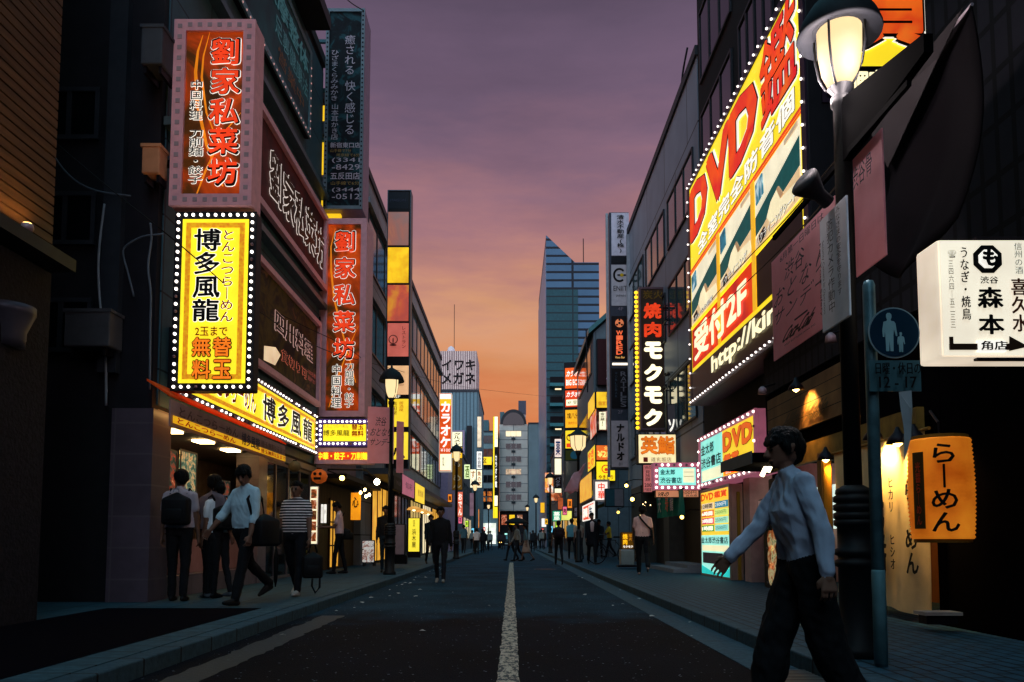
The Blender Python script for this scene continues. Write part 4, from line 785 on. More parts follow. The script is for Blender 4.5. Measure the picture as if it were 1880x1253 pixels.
for k, c in enumerate(('f4d8b0', 'c85a1c', 'c8305c', '2c8a2c')):
    v = .14 + k * .09; S.rect(.03, v, .48, v + .075, lit(c, .8)); S.t(['12時間', '6時間', '3時間', '1時間'][k], .06, v + .01, .46, v + .065, blk if k == 0 else wht, off=.02, lay=3)
    S.rect(.52, v, .97, v + .075, lit(('1c7a9a', 'd8f080', 'a8e8c8', '90e0d0')[k], .9)); S.t('2500円', .56, v + .015, .93, v + .06, [wht, aqd, aqd, aqd][k], lay=3)
S.rect(0, .53, 1, 1, lit('a0ecdc', 1.0, .1)); S.t('金太郎渋谷書店', .02, .55, .98, .63, aqd, off=.02, lay=3); S.rect(.03, .65, .97, .72, lit('f4e8b8', 1), 'panel', 2)
S.rect(.06, .74, .78, .87, mat('grey_plate', '7a6470', .5), 'plate', 3); S.poly([(.0, .9), (.5, .98), (1, .9), (1, 1), (0, 1)], lit('2ac8c0', .9, .2), 'chevron', 2); S.poly([(.85, .74), (1, .74), (1, .9), (.85, .9)], lit('2ac8c0', .9, .2), 'chevron', 2)
obj('foot', MB().box(-S.w/2, S.w/2, -.02, .25, -.12, 0), MATS['iron'], S.root)
f = side(4.62, 1352, 1341, 905, 1070, 1341); S = Sign('olive_strip_sign', 'narrow olive strip sign beside the standing price board', 'sign', **f, depth=.08, cab=mat('olive', '6a5018', .5, em=.12), border=.0)
S.t('60分', .1, .4, .9, .46, inkw); S.t('350円', .1, .47, .9, .53, inkw, off=.02); S.rect(0, .56, 1, .68, lit('c89a94', .6)); S.t('VR', .1, .57, .9, .62, blk, off=.03, lay=3); S.t('60分', .1, .86, .9, .91, inkw); S.t('350円', .1, .92, .9, .98, inkw, off=.02)
# stacked signs on the slate office corner
col = Sign('office_sign_column', 'grey steel sign column of stacked tenant signs on the slate office corner', 'sign', **front(1120, 390, 1157, 862, 30), depth=.5, cab=mat('column_steel', '3a3f4a', .4, .5), border=0)
obj('pole', MB().box(-col.w/2 - .12, -col.w/2 - .02, .1, .2, -.3, col.h), MATS['steel'], col.root)
def tenant(y0, y1, m, name): col.pr(1122, y0, 1155, y1, m, name, 3)
tenant(392, 470, mat('white_lit_dim', '9a98a8', .4, em=.25), 'estate_panel'); col.p('清水不動産(株)', 1132, 396, 1146, 466, blk, vert=True, off=.02, lay=5)
tenant(472, 484, MATS['sign_dark'], 'floor_panel'); tenant(487, 562, mat('logo_grey', '8c8a94', .4, em=.22), 'logo_panel')
c = _loc(col, 1137, 506)
for a in range(50, 311, 14): col.disc(c[0] + .27 * math.cos(R(a)), c[1] - .024 * math.sin(R(a)), .045, blk, 'emblem', 5, 8)
col.rect(c[0] - .1, c[1] - .003, c[0] + .32, c[1] + .003, blk, 'emblem', 5); col.disc(c[0] + .12, c[1], .07, ink('c8a020'), 'emblem', 6, 12)
col.p('ENIIT', 1126, 526, 1151, 535, blk, lay=5); col.p('JAPAN', 1130, 542, 1148, 547, blk, lay=5); col.p('4F', 1134, 565, 1144, 571, dim, lay=5)
tenant(581, 662, mat('cafe_black', '14090c', .4), 'cafe_panel'); c = _loc(col, 1137, 594); col.disc(c[0], c[1], .17, lit('d8764a', .7), 'emblem', 4); col.disc(c[0], c[1], .05, blk, 'emblem', 5)
for a in (90, 210, 330): col.disc(c[0] + .14 * math.cos(R(a)), c[1] - .0125 * math.sin(R(a)), .045, blk, 'emblem', 5, 8)
cl = lit('f0663c', .9, .2)
for k, ch in enumerate('WIRED'): col.p(ch, 1131, 608 + k * 9, 1143, 616 + k * 9, cl, off=.03, lay=5)
col.p('Vino Bar', 1129, 655, 1147, 659, lit('f0b060', .9), lay=5)
col.pr(1124, 667, 1157, 671, lit('ffe8d0', 1.5), 'tube_light', 4)
tenant(677, 750, mat('bar_black', '0b090e', .4), 'bar_panel')
for k, ch in enumerate('RATTLES'): col.p(ch, 1139, 683 + k * 9.4, 1150, 691.5 + k * 9.4, ink('6a646c'), off=.01, lay=5)
for k, ch in enumerate('WORLDBAR'): col.p(ch, 1129, 684 + k * 6, 1133, 688.5 + k * 6, ink('3a4a5a'), lay=5)
col.p('2F', 1134, 754, 1143, 760, dim, lay=5)
tenant(773, 858, mat('naru_grey', '8a8088', .4, em=.12), 'lounge_panel'); col.p('ナルドオ', 1131, 779, 1147, 846, blk, vert=True, off=.05, lay=5); col.p('B1', 1136, 850, 1142, 855, ink('4a444a'), lay=5)
# karaoke stack
def rs(name, lb, px, Y, m, rot=0, **k):
    f = front(*px, Y); f['rotz'] = R(rot); return Sign(name, lb, 'sign', **f, depth=k.get('depth', .3), cab=k.get('cab', 'sign_dark'), face=m, border=k.get('border', .03), frame=k.get('frame'))
S = rs('karaoke_stack_sign', 'stack of orange and yellow lit tenant panels with karaoke letters at the top', (1035, 664, 1074, 846), 45, MATS['sign_dark'], -14, cab=mat('stack_teal', '2c5058', .4, .4))
for v0, v1, m in ((.06, .27, lit('e85a1c', .9, .2)), (.29, .46, lit('d84420', .85, .1)), (.49, .67, lit('f0a820', .95, .15)), (.70, .88, lit('f4cc28', 1, .1)), (.9, 1, ink('4a4a14'))): S.rect(.05, v0, .97, v1, m)
S.t('カラオケ', .12, .09, .9, .15, wht, off=.03, lay=3, sl=.1); S.t('BIG ECHO', .1, .18, .92, .24, wht, off=.03, lay=3); S.t('カラオケ', .12, .305, .9, .36, wht, off=.03, lay=3, sl=.1); S.rect(.1, .385, .9, .445, whl, 'panel', 2); S.t('4F 受付', .16, .395, .85, .435, blk, lay=4)
S.t('塊八分目', .14, .52, .9, .58, blk, off=.01, lay=3); S.t('焼肉ホルモン', .2, .61, .85, .64, ora, lay=3); S.disc(.28, .77, .22, ora, 'emblem', 3); S.disc(.28, .77, .16, lit('f4cc28', 1, .1), 'emblem', 4); S.t('鳥料理', .5, .73, .92, .77, ora, lay=3); S.rect(.1, .83, .5, .87, redl, 'panel', 2)
S.disc(.5, .95, .25, ink('2a6a80'), 'emblem', 3)
S = rs('brown_karaoke_sign', 'large brown sign with lilac karaoke letters on the sloped roof house', (1096, 622, 1130, 708), 35.6, mat('brown_face', '2e1216', .4, em=.08)); S.t('カラオケ', .5, .06, .95, .97, ink('b09ac0'), vert=True, off=.04, sl=.15)
S = rs('yellow_corner_sign', 'upper yellow corner sign on the sloped roof house', (1094, 719, 1130, 750), 35.6, lit('f4b828', .95, .2)); S.t('居酒屋', .5, .1, .95, .5, blk); S.t('個室宴会', .1, .6, .9, .85, ora)
f = side(3.8, 1093, 1081, 738, 770, 1081); S = Sign('yellow_side_sign', 'yellow street facing panel left of the upper yellow corner sign', 'sign', **f, depth=.06, cab='sign_dark', face=lit('f4b828', .95, .2), border=.03)
S = rs('storehouse_sign', 'white strip sign with black vertical letters between pictures on the house', (1094, 754, 1130, 792), 35.62, photo('house_pics', ['2a1a18', '6a3a2a', 'e0b0a0', '3a2024'], 1, .4)); S.rect(.15, .05, .5, .95, whl); S.t('金の蔵Jr.', .2, .08, .45, .92, blk, vert=True, off=.02, lay=3)
f = side(3.8, 1096, 1085, 765, 808, 1085); S = Sign('red_picture_sign', 'glowing red street facing picture sign under the yellow side panel', 'sign', **f, depth=.06, cab='sign_dark', face=photo('red_pics', ['f0a040', 'e04030', 'f0c8b0', 'c02020'], 1.2, .8), border=.02)
S = rs('price_orange_sign', 'orange sign with a large yellow price number on the house corner', (1094, 817, 1130, 846), 35.6, lit('e86a28', .9, .15)); S.t('全品', .4, .06, .85, .3, lit('fce070', 1)); S.t('¥280', .05, .38, .98, .82, lit('fce070', 1), off=.03)
S = rs('yellow_chicken_sign', 'yellow sign with a round red emblem under the orange price sign', (1094, 847, 1130, 884), 35.6, lit('f8dc20', 1.05, .05)); S.disc(.5, .38, .2, redl, 'emblem', 2); S.disc(.5, .38, .15, lit('f8dc20', 1.05, .05), 'emblem', 3); S.disc(.52, .42, .08, redl, 'emblem', 4); S.t('やきとり', .1, .7, .9, .94, ora, off=.03)
f = side(3.8, 1093, 1080, 830, 868, 1080); S = Sign('orange_side_sign', 'yellow and red street facing panel left of the orange price sign', 'sign', **f, depth=.06, cab='sign_dark', face=lit('f0c428', .95, .3), border=.03); S.t('やき', .1, .1, .9, .48, redl, off=.04); S.t('とり', .1, .52, .9, .92, redl, off=.04)
S = rs('noodle_sign', 'white sign with two red vertical letters over the green awning', (1089, 881, 1119, 922), 28.6, lit('f8ece0', 1.0, .04), border=.08, frame=mat('sign_edge', 'c8b0a8', .5)); S.t('中華', .2, .06, .8, .94, redl, vert=True, off=.02)
S = rs('two_tone_box', 'unlit box sign, half teal and half grey, above the pavement', (1111, 897, 1146, 931), 27.6, mat('box_teal', '1c4450', .5)); S.rect(.5, 0, 1, 1, mat('box_mauve', '6a646c', .5))
f = side(2.75, 1092, 1071, 930, 958, 1071); S = Sign('red_white_sign', 'red and white slanted shop sign beside the green awning', 'sign', **f, depth=.1, cab='sign_dark', face=lit('e04c2c', .85, .1), border=.04, frame=wht); S.t('酒場', .05, .15, .45, .85, wht, off=.03); S.rect(.52, .08, .95, .92, wht); S.t('生', .6, .2, .88, .8, ink('1c60a0'), off=.03, lay=3)
aw2 = thing('green_awning', 'olive green fabric awning over the shop right of the crowd', 'awning', (3.9, 31, 0))
obj('canopy', MB().sheet([(-.9, -2, 2.15), (-.9, 4, 2.15), (.3, 4, 2.6), (.3, -2, 2.6), (-.9, -2, 2.0), (-.9, 4, 2.0), (.3, 4, 2.5), (.3, -2, 2.5)], [(0, 1, 2, 3), (4, 5, 1, 0), (7, 6, 5, 4), (0, 3, 7, 4), (1, 5, 6, 2)]), mat('awning_olive', '5a5a20', .7, var=.2), aw2)
obj('stripe', MB().box(-.85, .1, -2.1, -2.02, 2.5, 2.62), lit('3a7ac0', .5), aw2); obj('stripe', MB().box(-.85, .1, -2.1, -2.02, 2.625, 2.8), lit('f0c428', .9), aw2)
for (px0, py0, px1, py1, Y, m, txt, tm, lb) in (
    (1018, 842, 1031, 872, 56, whl, '', None, 'cream lit box sign above the dark one, far right pavement'),
    (1018, 806, 1031, 840, 56.2, lit('f4d8c8', .9, .1), '薬', ink('305090'), 'white sign with a blue mark at the top of the far right column'),
    (1018, 874, 1031, 896, 56.1, mat('maroon', '2a1414', .5), 'バクチ', inkw, 'small maroon sign with pale letters between two cream ones'),
    (1018, 897, 1031, 918, 56, whl, '', None, 'cream lit box sign below the maroon one'),
    (1000, 868, 1016, 905, 66, photo('far_pics', ['f0d060', 'e07030', 'f0f0e0', 'c03020'], 1, .9), '', None, 'yellow picture sign over the far right lamp'),
    (1010, 905, 1032, 920, 54, photo('far_pics2', ['f0d8b0', 'c86030', '4a2a20', 'f0a060'], 1, .8), '', None, 'warm picture sign beneath the far right column'),
    (1014, 938, 1030, 958, 50, lit('2a9a78', .8, .1), '薬局', wht, 'green lit pharmacy style sign over the far right pavement'),
    (1030, 938, 1050, 956, 48, lit('d8e070', .9, .2), '', None, 'pale yellow lit panel right of the green sign'),
    (1052, 930, 1064, 952, 42, mat('dark_panel', '30242c', .5), '寿司', inkw, 'dark panel with pale letters beside the red and white sign'),
    (992, 923, 1000, 942, 80, lit('f0b020', .9, .3), '', None, 'small amber sign below the tower, far right'),
    (994, 952, 1003, 968, 74, wht, '', None, 'small white lit box low at the far right'),
    (1024, 914, 1034, 936, 52, lit('c05a30', .6, .4), '', None, 'rust coloured sign behind the right lamp')):
    S = Sign('street_sign', lb, 'sign', **front(px0, py0, px1, py1, Y), depth=.3, cab='sign_dark', face=m, border=.02)
    if txt: S.t(txt, .12, .08, .88, .92, tm, vert=(py1 - py0) > (px1 - px0) * 1.2, off=.02)
# tavern with green curtain
nr = thing('green_noren', 'dark green noren curtain with white letters over the tavern door', 'curtain', (4.15, 20.2, 1.55), R(-90))
def cloth(w, h, amp, n, ph=0, m=None, name='cloth', par=None, x0=0, tail=0, nz=6, th=.006):
    vs = []; N_ = 28
    for j in range(nz + 1):
        for i in range(N_ + 1):
            x = x0 - w/2 + w * i / N_; z = h * (1 - j / nz)
            vs.append((x, amp * math.sin(n * 6.283 * i / N_ + ph + .3 * j) * (.3 + .7 * j / nz), z - tail * (i / N_) * (j / nz)))
    k = len(vs); vs2 = vs + [(a, b + th, c) for a, b, c in vs]
    F = []
    for j in range(nz):
        for i in range(N_):
            a = j * (N_ + 1) + i; q = (a, a + N_ + 1, a + N_ + 2, a + 1); F.append(q); F.append(tuple(k + t for t in q[::-1]))
    mb = MB().sheet(vs2, F); o = obj(name, mb, m, par, True); return o
cloth(3.4, .62, .05, 5, 0, mat('noren_green', '1c7464', .8), 'cloth', nr)
obj('rail', MB().tube([(-1.8, 0, .63), (1.8, 0, .63)], .02), MATS['iron'], nr)
for ch, x in (('天', -.9), ('寿', .1), ('龍', .7)):
    o = link('lettering', text_mesh(ch, .02).copy(), wht if ch != '寿' else red, nr, (x, -.07, .34)); o.data.materials.clear(); o.data.materials.append(inkw if ch != '寿' else red); o.scale = (.42, 1, .42)
S = Sign('grill_floor_sign', 'small amber lit floor sign on a steel base behind the white shirted walker', 'sign board', **front(1140, 977, 1164, 1009, 21.6), depth=.25, cab='sign_dark', face=mat('amber_face', '6a4408', .4, em=.35), border=.02); S.t('焼肉', .08, .08, .5, .75, lit('f8c020', 1), vert=True, off=.03); S.t('炭火', .58, .08, .9, .5, lit('e09020', .8), vert=True); S.t('モクモク', .1, .8, .95, .95, wht, off=.03)
obj('base', MB().box(-.2, .2, 0, .28, -.45, -.002, .02), MATS['steel'], S.root); obj('foot', MB().box(-.28, .28, -.05, .33, -.5, -.452), MATS['iron'], S.root)
for k in range(9):
    t = thing('fairy_bulb', 'tiny warm bulb in the string of lights left of the green curtain', 'bulb', (3.5 + random.uniform(-.35, .3), 20.5 + random.uniform(-.6, .6), 1.75 + random.uniform(-.3, .35)), 0, 'string lights by the tavern') if k == 0 else None
    if k == 0: o = obj('bulb', MB().lathe([(.004, -.018), (.016, 0), (.004, .018)], 8), lit('ffd890', 6), t); T0 = t
    else: c2 = copy_tree(T0); c2.location = (3.5 + random.uniform(-.35, .3), 20.5 + random.uniform(-.6, .6), 1.75 + random.uniform(-.3, .35))
for lb, px, py, Y, e in (('round amber lamp over the tavern entrance', 1161, 917, 20.8, 12), ('warm lamp below the green curtain', 1252, 950, 20.3, 8), ('bright lamp at the end of the red slanted sign', 1150, 892, 24, 14), ('yellow lantern over the green awning shop', 1135, 941, 27, 3)):
    t = thing('wall_lamp', lb, 'lamp', at(px, py, Y)); obj('globe', MB().lathe([(.01, -.05), (.045, -.03), (.052, 0), (.045, .03), (.01, .05)], 14), lit('ffd060', e), t, True); obj('cap', MB().lathe([(.05, .07), (.02, .14)], 10), MATS['iron'], t); obj('arm', MB().tube([(0, 0, .12), (.25, .1, .2), (.6, .2, .2)], .012), MATS['iron'], t)
st = thing('entrance_steps', 'low stone steps at the tavern entrance', 'steps', (4.5, 20.6, .12)); obj('step', MB().box(-.5, .5, -1.6, 1.6, 0, .1), mat('step_stone', '7a7a80', .6), st); obj('step', MB().box(-.1, .5, -1.4, 1.4, .1, .2), MATS['step_stone'], st)

for sd, rows in (('right', (('orange', 'f08428', 1046, 925, 41, '酒'), ('pink', 'e86a8a', 1037, 938, 46, '肉'), ('lime', 'b8e040', 1023, 962, 52, '薬'), ('sky blue', '70c8f0', 1012, 972, 58, '本'), ('amber', 'f0b030', 1003, 958, 68, '串'), ('scarlet', 'e03020', 996, 975, 78, '鮨'))),
                 ('left', (('orange', 'f08428', 826, 915, 47, '麺'), ('pink', 'e86a8a', 845, 955, 52, '花'), ('lime', 'b8e040', 857, 962, 62, '茶'), ('sky blue', '70c8f0', 868, 975, 72, '水'), ('amber', 'f0b030', 880, 955, 84, '丼'), ('scarlet', 'e03020', 889, 972, 95, '酒')))):
    for nm, cc, px, py, Y, ch in rows:
        w_ = 420 / Y * .8; S = Sign('street_sign', f'small {nm} lit shop sign low on the far {sd} pavement', 'sign', **front(px - w_ * .6, py - w_ * 1.1, px + w_ * .6, py + w_ * 1.1, Y), depth=.2, cab='sign_dark', face=lit(cc, .95, .15), border=.03); S.t(ch, .15, .2, .85, .8, blk if nm != 'scarlet' else wht, off=.03)

# ------------------------------------------------------------------ street lamps
m_post = mat('post_paint', '0c0d11', .6, 0, var=.2, spec=.3); m_hood = mat('hood_paint', '16181d', .7, 0, spec=.2)
m_globe = lit('ffd9a0', 1.25, .1)
_b = m_globe.node_tree.nodes['Principled BSDF']; m_globe.node_tree.links.remove(_b.inputs['Base Color'].links[0]); _b.inputs['Base Color'].default_value = (.03, .027, .024, 1); _b.inputs['Specular IOR Level'].default_value = 0
def street_lamp(label, loc, k=1.0, base_z=.12, zz=1.0):
    t = thing('street_lamp', label, 'street lamp', (loc[0], loc[1], base_z), 0, 'globe lamps along both kerbs')
    def rg(z, r=.118): return [(r, z - .03), (r + .022, z - .018), (r + .022, z + .018), (r, z + .03)]
    prof = [(.15, 0), (.15, .06), (.118, .1)]
    for z in (.66, .74, .95, 1.0, 1.06, 1.12): prof += rg(z)
    prof += [(.125, 1.16), (.12, 1.19), (.07, 1.22)]
    obj('base', MB().lathe(prof, 20), m_post, t, True)
    H = 4.05 * zz
    obj('post', MB().lathe([(.062, 1.22), (.058, H), (.075, H + .02), (.075, H + .08), (.05, H + .1), (.095, H + .16)], 16), m_post, t, True)
    z = H + .16
    obj('globe', MB().lathe([(.05, z), (.095, z + .03), (.132, z + .12), (.156, z + .28), (.16, z + .46)], 24), m_globe, t, True)
    obj('hood', MB().lathe([(.176, z + .45), (.30, z + .4), (.305, z + .42), (.27, z + .52), (.2, z + .63), (.1, z + .7), (.03, z + .74), (.02, z + .82), (.01, z + .84)], 28), m_hood, t, True)
    for a in range(4):
        c, s_ = math.cos(R(45 + 90 * a)), math.sin(R(45 + 90 * a))
        obj('rib', MB().tube([(c * r, s_ * r, z + q) for r, q in ((.08, -.01), (.12, .04), (.16, .13), (.187, .28), (.19, .45))], .009, 6), m_post, t, True)
    return t
def lamp_glow(t, e):
    for x, y in ((-.29, 0), (-.18, .26), (.02, -.29)):
        l = bpy.data.lights.new('glow', 'POINT'); l.energy = e; l.color = (1, .84, .84); l.shadow_soft_size = .05; lo = bpy.data.objects.new('glow', l); COL.objects.link(lo); lo.parent = t; lo.location = (x, y, 4.3)
big = street_lamp('nearest dark street lamp, its glowing globe at the top right', at(1576, 1202, 5.5)); lamp_glow(big, 40)
for sgn, y1 in ((-1, -.95), (1, 1.5)):
    obj('banner_arm', MB().box(-.015, .015, min(0, y1), max(0, y1), 3.64, 3.68), mat('bracket_black', '030304', .95, spec=.02), big)
obj('arm_bracket', MB().sheet([(-.03, 0, 3.6), (.03, 0, 3.6), (.03, 0, 4.1), (-.03, 0, 4.1), (.10, -.95, 3.86), (.16, -.95, 3.86), (.16, -.95, 3.98), (.10, -.95, 3.98)], [(0, 1, 2, 3), (4, 7, 6, 5), (0, 4, 5, 1), (1, 5, 6, 2), (2, 6, 7, 3), (3, 7, 4, 0)]), mat('bracket_black', '030304', .95, spec=.02), big)
obj('loudspeaker', MB().lathe([(.05, 0), (.05, .1), (.11, .24), (.11, .26)], 14), m_hood, big, True, (-.14, -.05, 3.3)).rotation_euler = (R(20), R(-60), 0)
l2 = copy_tree(big); 
for ch in list(l2.children):
    if ch.name.startswith(('arm_bracket', 'loudspeaker', 'banner_arm', 'glow')): bpy.data.objects.remove(ch)
p = at(715, 1056, 18.1); l2.location = (p.x, 18.1, .12); l2['label'] = 'street lamp with pink banners on the left kerb, before the grey office block'
p = at(718, 690, 18.1)
for px, Y, lb in ((838, 33, 'third lamp on the left kerb, in front of the amber sign'), (872, 53, 'small far lamp on the left kerb before the teal building'), (897, 84, 'farthest lamp on the left kerb by the yellow strip sign'), (1010, 47, 'small lamp on the right kerb beneath the picture signs'), (984, 70, 'far lamp on the right kerb before the blue slab'), (968, 90, 'farthest lamp on the right, beside the arched building')):
    c2 = copy_tree(l2); c2.location = (at(px, 900, Y).x, Y, .12); c2['label'] = lb
# hexagonal lantern on the right
t = thing('street_lamp', 'six sided lantern lamp with a pointed roof in front of the karaoke stack', 'street lamp', (at(1062, 900, 28).x, 28, .12))
obj('base', MB().lathe([(.14, 0), (.14, .08), (.1, .12), (.1, 1.1), (.06, 1.2)], 14), m_post, t, True); obj('post', MB().lathe([(.055, 1.2), (.05, 3.9), (.08, 3.95), (.12, 4.1)], 12), m_post, t, True)
obj('globe', MB().lathe([(.14, 4.1), (.27, 4.25), (.3, 4.65)], 6), m_globe, t); obj('hood', MB().lathe([(.38, 4.64), (.36, 4.68), (.12, 4.85), (.03, 4.98), (.01, 5.1)], 6), m_hood, t)
for a in range(6):
    c, s_ = math.cos(R(60 * a)), math.sin(R(60 * a)); obj('rib', MB().tube([(c * .145, s_ * .145, 4.1), (c * .275, s_ * .275, 4.25), (c * .305, s_ * .305, 4.65)], .012, 5), m_post, t)
# banners on the lamps
m_ban = sheer('pink_banner', 'ffc4cc', .7); inkb = ink('10222e')
S = Sign('lamp_banner', 'large pink street banner with dark handwritten letters hung from the nearest lamp', 'banner', **dict(loc=(2.46, 6.36, 2.62), rotz=R(-90), w=1.42, h=.95), depth=.012, cab=m_ban, border=0)
S.t('6月第一日曜日は', .22, .06, .9, .13, inkb); S.t('渋谷', .3, .18, .62, .34, inkb, sl=.1); S.t('おとなり', .12, .36, .9, .52, inkb, sl=.1, sp=1.3); S.t('サンデー', .1, .55, .92, .69, inkb, sl=.1, sp=1.25); S.rect(.42, .76, .62, .772, inkb, 'dash')
S.t('Coca-Cola', .28, .8, .74, .91, ink('0a1016'), sl=.35, off=.01); S.t('WEST BOTTLERS JAPAN INC.', .26, .935, .76, .957, inkb)
S = Sign('lamp_banner', 'pink banner end with torn dark letters on the near side of the nearest lamp', 'banner', **dict(loc=(2.5, 5.2, 2.85), rotz=R(-90), w=.44, h=.88), depth=.012, cab=m_ban, border=0); S.t('渋谷骨', .1, .12, .8, .3, inkb)
S = Sign('camera_notice', 'grey vertical security camera notice strapped to the nearest lamp post', 'sign', **dict(loc=(2.34, 5.42, 2.5), rotz=R(-90), w=.46, h=.86), depth=.015, cab=mat('notice_grey', 'dcdee4', .5, .0), border=0)
S.t('防犯カメラ作動中', .42, .1, .66, .9, blk, vert=True); S.t('みなさまの安全を守ります', .76, .06, .92, .8, blk, vert=True)
for txt, u in (('For Your Safety', .1), ('Security Camera In Operation', .22)):
    S.t(txt, u, .2, u + .08, .9, ink('1c2a30')); o = S.last; o.rotation_euler = (0, R(90), 0); o.scale = (.55, 1, .045)
for lb, x, y, zb, w_ in (('left pink banner on the second street lamp', -3.12, 18.0, 2.75, .62), ('narrow edge on pink banner on the second street lamp', -2.7, 18.3, 2.55, .2)):
    S = Sign('lamp_banner', lb, 'banner', (x, y, zb), R(14 if w_ > .3 else 40), w_, 1.35 if w_ > .3 else 1.25, depth=.012, cab=sheer('pink_banner_far', 'ffc8d4', .7), border=0)
    if w_ > .3: S.t('渋谷', .3, .18, .7, .34, inkb, sl=.1); S.t('おとなり', .12, .38, .9, .52, inkb, sl=.1); S.t('サンデー', .1, .56, .92, .69, inkb, sl=.1)
S = Sign('lamp_banner', 'crumpled pinkish banner blown sideways on the six sided lamp', 'banner', (at(1050, 900, 27.5).x, 27.5, 2.3), 0, .9, 1.2, depth=.012, cab=None, border=0) if False else None
t = thing('lamp_banner', 'crumpled pinkish banner blown sideways on the six sided lamp', 'banner', (at(1052, 900, 27.6).x, 27.6, 2.2))
vs = []; F = []
for j in range(9):
    for i in range(7):
        u, v = i / 6, j / 8; vs.append((-.34 + .5 * u + .3 * v, .1 * math.sin(5 * u + 6 * v), .45 + 1.05 * v - .45 * (1 - u) * v + .05 * math.sin(9 * u)))
for j in range(8):
    for i in range(6): a = j * 7 + i; F.append((a, a + 1, a + 8, a + 7))
o = obj('cloth', MB().sheet(vs, F), sheer('banner_grey_pink', 'e8b8c0', .5), t, True); sd = o.modifiers.new('s', 'SOLIDIFY'); sd.thickness = .01

# ------------------------------------------------------------------ pole with round sign
PX, PY = at(1618, 1220, 5.07).x, 5.07
t = thing('sign_pole', 'scuffed teal steel pole standing at the right kerb beside the nearest lamp', 'pole', (PX, PY, .12))
obj('post', MB().lathe([(.04, 0), (.04, 2.55), (.03, 2.58)], 16), mat('pole_teal', '4a6a72', .45, .3, var=.45, scale=7), t, True); obj('sleeve', MB().lathe([(.043, .02), (.043, .62), (.041, .63)], 16), mat('pole_sleeve', '5d8288', .5, .2, var=.2), t, True)
def disc_mb(r, y0, y1, n=40): return MB().prism([(r * math.cos(6.2832*k/n), r * math.sin(6.2832*k/n)) for k in range(n)], y0, y1)
c = at(1640, 612, 5.0); t = thing('round_sign', 'round dark blue sign with a pale adult and child on the teal pole', 'road sign', (c.x, 4.99, c.z))
obj('plate', disc_mb(.172, .0, .006), mat('sign_rim', '7d959c', .4, .2), t); obj('face', disc_mb(.162, -.004, -.0005), mat('sign_blue', '0e2a3c', .3), t)
pm2 = mat('pictogram', '7fa4aa', .4)
def fig(x, z, k):
    pts = [(-.012, .055), (-.03, .05), (-.038, .0), (-.036, -.035), (-.028, -.035), (-.024, 0), (-.022, -.03), (-.02, -.115), (-.004, -.115), (0, -.05), (.004, -.115), (.02, -.115), (.022, -.03), (.026, .01), (.036, -.03), (.044, -.03), (.036, .04), (.028, .052), (.012, .055), (.009, .062), (.015, .075), (.015, .09), (.006, .1), (-.006, .1), (-.015, .09), (-.015, .075), (-.009, .062)]
    obj('pictogram', MB().prism([(x + a * k, z + b * k) for a, b in pts], -.008, -.0045), pm2, t)
fig(-.035, .012, 1.2); fig(.04, -.06, .62)
S = Sign('plate_sign', 'dull teal plate with day and hour letters below the round blue sign', 'road sign', **front(1596, 662, 1691, 719, 5.0), depth=.006, cab=mat('plate_teal', '3a5c64', .45, .2, var=.2), border=0); S.t('日曜・休日の', .08, .1, .95, .48, blk, off=.01); S.t('12 - 17', .14, .55, .86, .92, blk, off=.01)
t = thing('torn_tape', 'torn pale plastic strip dangling below the teal plate', 'tape', at(1664, 720, 4.95)); obj('strip', MB().sheet([(-.05, 0, 0), (.035, 0, .01), (.03, -.01, -.12), (.01, -.02, -.3), (-.03, 0, -.46), (-.03, -.01, -.25), (-.045, -.005, -.1), (0, -.03, -.1)], [(0, 1, 2, 7), (7, 2, 3, 5), (3, 4, 5), (0, 7, 5, 6)]), mat('tape', '8a9094', .5), t)
# white eel restaurant box
S = Sign('eel_shop_sign', 'big white glowing box sign with black brush letters and an octagon crest', 'sign', **front(1724, 440, 1960, 657, 4.9), depth=.27, cab=lit('f0dcc4', .82, .2), face=lit('f6e8d0', .9, .14), border=.012)
S.p('三四六四ー五二三三', 1736, 482, 1750, 604, blk, vert=True); S.p('☎', 1735, 463, 1751, 477, blk); S.p('うなぎ・焼鳥', 1756, 458, 1778, 590, blk, vert=True, off=.005)
c = _loc(S, 1810, 478)
def octa(r, m, l): q = _loc(S, 1810, 478); S.poly([(q[0] + r * math.cos(R(22.5 + 45*k)) / (S.w - .024), q[1] + r * math.sin(R(22.5 + 45*k)) / (S.h - .024)) for k in range(8)], m, 'crest', l)
octa(.1, blk, 1); octa(.066, wht, 2); octa(.06, blk, 3) if False else None; S.p('も', 1795, 462, 1826, 494, blk, off=.06, lay=4)
S.p('渋谷', 1794, 511, 1827, 524, blk, off=.005); S.p('森', 1788, 530, 1837, 569, blk, off=.03); S.p('本', 1790, 580, 1839, 617, blk, off=.03); S.p('信州の酒', 1856, 449, 1873, 506, ink('1c6a7a'), vert=True); S.p('喜久水', 1849, 514, 1884, 612, ink('6a2a14'), vert=True, off=.02)
S.pr(1740, 620, 1748, 644, ink('3a2418')); S.pr(1740, 633, 1850, 644, ink('3a2418'), lay=2); q = [_loc(S, *v) for v in ((1850, 619), (1885, 638), (1850, 646))]; S.poly(q, ink('3a2418'), 'arrow'); S.pr(1790, 628, 1842, 648, wht, lay=3); S.p('角店', 1791, 630, 1840, 647, blk, off=.02, lay=5)
obj('hanger', MB().box(-.1, 1.6, .1, .14, S.h + .02, S.h + .06), MATS['iron'], S.root); obj('hanger', MB().box(.35, .4, .1, .14, S.h, S.h + .05), MATS['iron'], S.root); obj('stay', MB().box(-.2, .5, -.02, .02, -.02, -.004), MATS['iron'], S.root)
